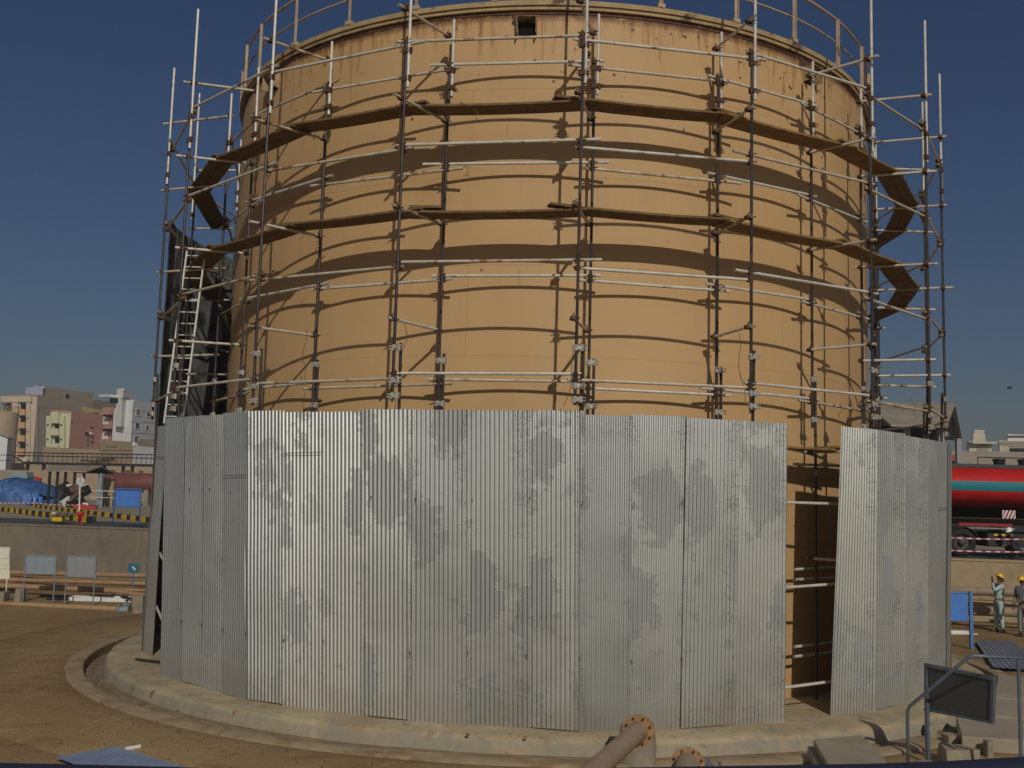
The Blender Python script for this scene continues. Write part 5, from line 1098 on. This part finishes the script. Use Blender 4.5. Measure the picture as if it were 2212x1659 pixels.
def ball(mb,c,r,sc_=(1,1,1),seg=14):
    prof=[(0.0001,-1)]+[(math.cos(a),math.sin(a)) for a in [(-.5+i/8)*math.pi for i in range(1,8)]]+[(.0001,1)]; n0=len(mb.v)
    mb.lathe((0,0,0),prof,seg)
    for v_ in mb.v[n0:]: v_.x=v_.x*r*sc_[0]+c[0]; v_.y=v_.y*r*sc_[1]+c[1]; v_.z=v_.z*r*sc_[2]+c[2]
def hand(wr,dirv,palm,curl=.4):
    wr=Vector(wr);d=Vector(dirv).normalized();n=Vector(palm).normalized();s_=d.cross(n).normalized(); ch=[]
    k_=wr+d*.05; ch.append([(*wr,.026),(*k_,(.030))])
    for i,(o_,l) in enumerate(((-.030,.065),(-.010,.078),(.010,.072),(.030,.056))):
        b=wr+d*.088+s_*o_; t1=b+(d*math.cos(curl)+n*math.sin(curl))*l*.5; t2=t1+(d*math.cos(curl*2)+n*math.sin(curl*2))*l*.5
        ch.append([(*k_,.030),(*b,.011),(*t1,.0095),(*t2,.008)])
    th=wr+d*.03-s_*.035; ch.append([(*k_,.030),(*th,.013),(*(th+(d*.7-s_*.7)*.035),.011),(*(th+(d*.9-s_*.35)*.06),.009)])
    return ch
def person(loc,rz,label,J,cloth,legcloth,helmet,face_dir,scale=1.0,group=None,hair=True):
    """J: joint dict in local metres, x right, y forward(-y is toward viewer before rotation)"""
    r=bpy.data.objects.new('person',None); COL.objects.link(r); r.location=loc; r.rotation_euler=(0,0,rz); r.scale=(scale,)*3; tag(r,label,'person',group)
    g=lambda k:Vector(J[k]); nk=g('neck'); hd=g('head'); fd=Vector(face_dir).normalized(); up=(hd-nk).normalized()
    ch=[[(*g('pelvis'),(.12,.10)),(*g('waist'),(.115,.09)),(*g('chest'),(.15,.105)),(*nk,(.055,.055)),(*(nk.lerp(hd,.35)),(.05,.052)),(*(hd-up*.06+fd*.025),(.062,.07)),(*hd,(.075,.088)),(*(hd+up*.07),(.06,.07))]]
    for s_ in('l','r'):
        ch.append([(*g('chest'),(.15,.105)),(*g('sh'+s_),(.052,.052)),(*g('el'+s_),.038),(*g('wr'+s_),.025)]); ch+=[[tuple(p) for p in c_] for c_ in hand(g('wr'+s_),g('wr'+s_)-g('el'+s_),J.get('palm'+s_,(0,-1,0)),J.get('curl'+s_,.5))]
        ch.append([(*g('pelvis'),(.12,.10)),(*g('hip'+s_),(.085,.085)),(*g('kn'+s_),.055),(*g('an'+s_),.038)])
    skin_mesh('body',ch,M['skin'],r,1)
    # nose, ears, eyes, mouth
    sd=fd.cross(up).normalized(); mb=MB()
    mb.tube(hd+fd*.085+up*.015,hd+fd*.112-up*.018,.007,6,False,.014); 
    for q in(-1,1): ball(mb,hd+sd*.080*q-up*.005,.02,(.6,1,1.3),8)
    mb.build('face_features',M['skin'],None).parent=r
    mb=MB()
    for q in(-1,1): ball(mb,hd+fd*.083+sd*.030*q+up*.018,.010,(1,1,.8),8)
    mb.build('eyes',M['kblack'],None).parent=r
    mb=MB(); c_=hd+fd*.082-up*.045; mb.tube(c_-sd*.022,c_+sd*.022,.006,6,False); mb.build('mouth',M['maroon'],None).parent=r
    mb=MB(); c_=hd+fd*.088-up*.030; mb.tube(c_-sd*.028,c_+sd*.028,.008,6,False); mb.build('moustache',M['hair'],None).parent=r
    # hair cap and helmet
    mb=MB(); n0=len(mb.v); prof=[(.098,-.05),(.102,-.01),(.100,.03),(.085,.07),(.05,.098),(.0001,.108)]; mb.lathe((0,0,0),prof,20)
    for v_ in mb.v: q=v_.copy(); v_.x,v_.y,v_.z=(hd-fd*.018+sd*q.x*.86+fd*q.y*.96+up*q.z)
    mb.build('hair',M['hair'],None,smooth=True).parent=r
    if helmet:
        mb=MB(); prof=[(.128,.028),(.130,.034),(.118,.040),(.120,.075),(.105,.118),(.070,.148),(.03,.160),(.0001,.162)]; mb.lathe((0,0,0),prof,24)
        nn=len(mb.v)
        for k_ in range(9): t=(-.5+k_/8)*1.7+math.pi/2; 
        for v_ in mb.v: q=v_.copy(); ex=1+.22*max(0,q.y/.13) if q.z<.042 else 1; v_.x,v_.y,v_.z=(hd-fd*.008+sd*q.x*.92+fd*q.y*1.04*ex+up*(q.z-.0))
        mb.build('helmet',M[helmet],None,smooth=True).parent=r
    # clothes over the body
    cl=[[(*g('pelvis'),(.15,.125)),(*g('waist'),(.145,.118)),(*g('chest'),(.178,.128)),(*(nk-up*.03),(.085,.078))]]
    for s_ in('l','r'): 
        a,b=g('el'+s_),g('wr'+s_); cl.append([(*g('chest'),(.178,.128)),(*g('sh'+s_),(.075,.075)),(*a,.056),(*(a.lerp(b,.86)),.043)])
    skin_mesh('shirt',cl,M[cloth],r,2)
    tl_=[[(*(g('pelvis')+Vector((0,0,.06))),(.150,.122)),(*(g('pelvis')-Vector((0,0,.01))),(.155,.13))]]
    for s_ in('l','r'):
        h_,k_,a_=g('hip'+s_),g('kn'+s_),g('an'+s_); tl_.append([(*(g('pelvis')-Vector((0,0,.01))),(.155,.13)),(*(h_-Vector((0,0,.03))),(.108,.108)),(*k_,(.078,.080)),(*(k_.lerp(a_,.55)),(.068,.07)),(*(k_.lerp(a_,.93)),(.062,.068))])
    skin_mesh('trousers',tl_,M[legcloth],r,2)
    for s_ in('l','r'):
        a_=g('an'+s_); t=Vector(J.get('toe'+s_,(0,-1,0))).normalized(); mb=MB(); 
        sdv=Vector((-t.y,t.x,0)); 
        rows=[]
        for f,wd_,hh in ((-.07,.030,.075),(-.03,.038,.10),(.05,.040,.085),(.12,.046,.055),(.18,.040,.045),(.21,.022,.03)):
            c_=Vector((a_.x,a_.y,0))+t*f+Vector((0,0,a_.z-.09)); rows.append(mb.add([c_+sdv*wd_,c_-sdv*wd_,c_-sdv*wd_*.75+Vector((0,0,hh)),c_+sdv*wd_*.75+Vector((0,0,hh))]))
        for a1,b1 in zip(rows,rows[1:]):
            for q in range(4): mb.face((a1+q,a1+(q+1)%4,b1+(q+1)%4,b1+q))
        mb.face([rows[0]+q for q in range(4)][::-1]); mb.face([rows[-1]+q for q in range(4)])
        o=mb.build('shoe',M['shoe'],None,smooth=True); o.parent=r
    return r
base=dict(pelvis=(0,0,.94),waist=(0,-.01,1.08),chest=(0,0,1.30),neck=(0,0,1.47),head=(0,-.02,1.62),
 shl=(-.19,0,1.41),shr=(.19,0,1.41),ell=(-.24,.03,1.13),elr=(.25,.03,1.13),wrl=(-.25,-.06,.88),wrr=(.26,-.06,.88),
 hipl=(-.09,0,.88),hipr=(.09,0,.88),knl=(-.11,-.02,.50),knr=(.11,-.02,.50),anl=(-.13,.02,.10),anr=(.13,.02,.10))
# worker in pale cyan, turned to the left, left arm raised, other arm bent across the belly
J=dict(base); J.update(head=(.02,.045,1.61),neck=(.01,.02,1.46),
 shl=(-.03,-.20,1.41),shr=(.03,.20,1.40),ell=(-.34,-.24,1.27),wrl=(-.40,-.27,1.55),palml=(1,0,0),curll=.25,
 elr=(.14,.24,1.14),wrr=(-.12,.10,1.10),palmr=(0,-1,0),hipl=(0,-.09,.88),hipr=(0,.09,.88),knl=(-.02,-.11,.50),knr=(-.03,.12,.50),anl=(.02,-.13,.10),anr=(-.02,.14,.10),toel=(-1,-.2,0),toer=(-1,.1,0))
J['head']=(.045,0,1.60);J['neck']=(.02,0,1.46)
fp=onz(2160,1367,GZ); person(fp,R(12),'person in pale cyan work clothes and yellow helmet raising one arm near the blue sign',J,'cyan_cloth','cyan_cloth','helmet_y',(-.85,-.1,.45),1.0)
J=dict(base); J.update(elr=(.20,-.10,1.13),wrr=(.02,-.20,1.05),ell=(-.24,.0,1.12),wrl=(-.22,-.12,.88),head=(-.01,-.03,1.61))
fp=onz(2213,1376,GZ); person(fp,R(-55),'person in grey work clothes and yellow helmet cut by the right picture edge',J,'grey_cloth','grey_cloth','helmet_y',(-.1,-1,0),1.0)
# squatting man with white helmet on the wall
J=dict(pelvis=(.16,0,.30),waist=(.12,0,.44),chest=(-.02,0,.63),neck=(-.12,0,.78),head=(-.18,0,.91),
 shl=(-.05,-.19,.72),shr=(-.05,.19,.72),ell=(-.24,-.22,.52),elr=(-.24,.22,.52),wrl=(-.40,-.06,.46),wrr=(-.40,.06,.44),palml=(0,0,-1),palmr=(0,0,-1),
 hipl=(.12,-.11,.30),hipr=(.12,.11,.30),knl=(-.24,-.17,.50),knr=(-.24,.17,.50),anl=(-.02,-.17,.10),anr=(-.02,.17,.10),toel=(-1,-.1,0),toer=(-1,.1,0))
fp=onz(2190,1206,TZ+.02); person(fp+Vector((0,-.02,0)),R(20),'person in dark clothes and white helmet squatting on the wall beside the lorry',J,'navy_cloth','navy_cloth','helmet_w',(-.9,-.2,-.35),.98)
# person seated on top of the tanker
J=dict(pelvis=(0,0,.12),waist=(0,0,.26),chest=(0,0,.48),neck=(0,0,.65),head=(0,-.03,.79),
 shl=(-.18,0,.60),shr=(.18,0,.60),ell=(-.22,-.08,.34),elr=(.22,-.08,.34),wrl=(-.10,-.28,.26),wrr=(.10,-.28,.26),
 hipl=(-.10,-.02,.10),hipr=(.10,-.02,.10),knl=(-.14,-.42,.22),knr=(.14,-.42,.22),anl=(-.14,-.46,-.16),anr=(.14,-.46,-.16))
p=ony(2056,1006,Yt+.35); person(Vector((p.x,Yt+.45,tc.z+rz+.02)),R(-10),'person in a red shirt sitting on top of the tanker lorry by the fence',J,'red_cloth','navy_cloth',None,(-.3,-1,0),.62)

# ------------------------------------------------------------------ dusty air
mb=MB(); mb.hexa([(-2600,-410,-2),(2600,-410,-2),(2600,3150,-2),(-2600,3150,-2)],[(-2600,-410,40),(2600,-410,40),(2600,3150,40),(-2600,3150,40)])
hm=bpy.data.materials.new('dusty_air'); hm.use_nodes=True; hn=hm.node_tree; hn.nodes.clear(); ho=hn.nodes.new('ShaderNodeOutputMaterial'); hv=hn.nodes.new('ShaderNodeVolumePrincipled')
hv.inputs['Color'].default_value=(.86,.84,.80,1); hv.inputs['Density'].default_value=.0011; hv.inputs['Anisotropy'].default_value=.2; hn.links.new(hv.outputs[0],ho.inputs['Volume'])
o=mb.build('haze',hm); tag(o,'thin dusty air over the whole site','haze',kind='stuff')
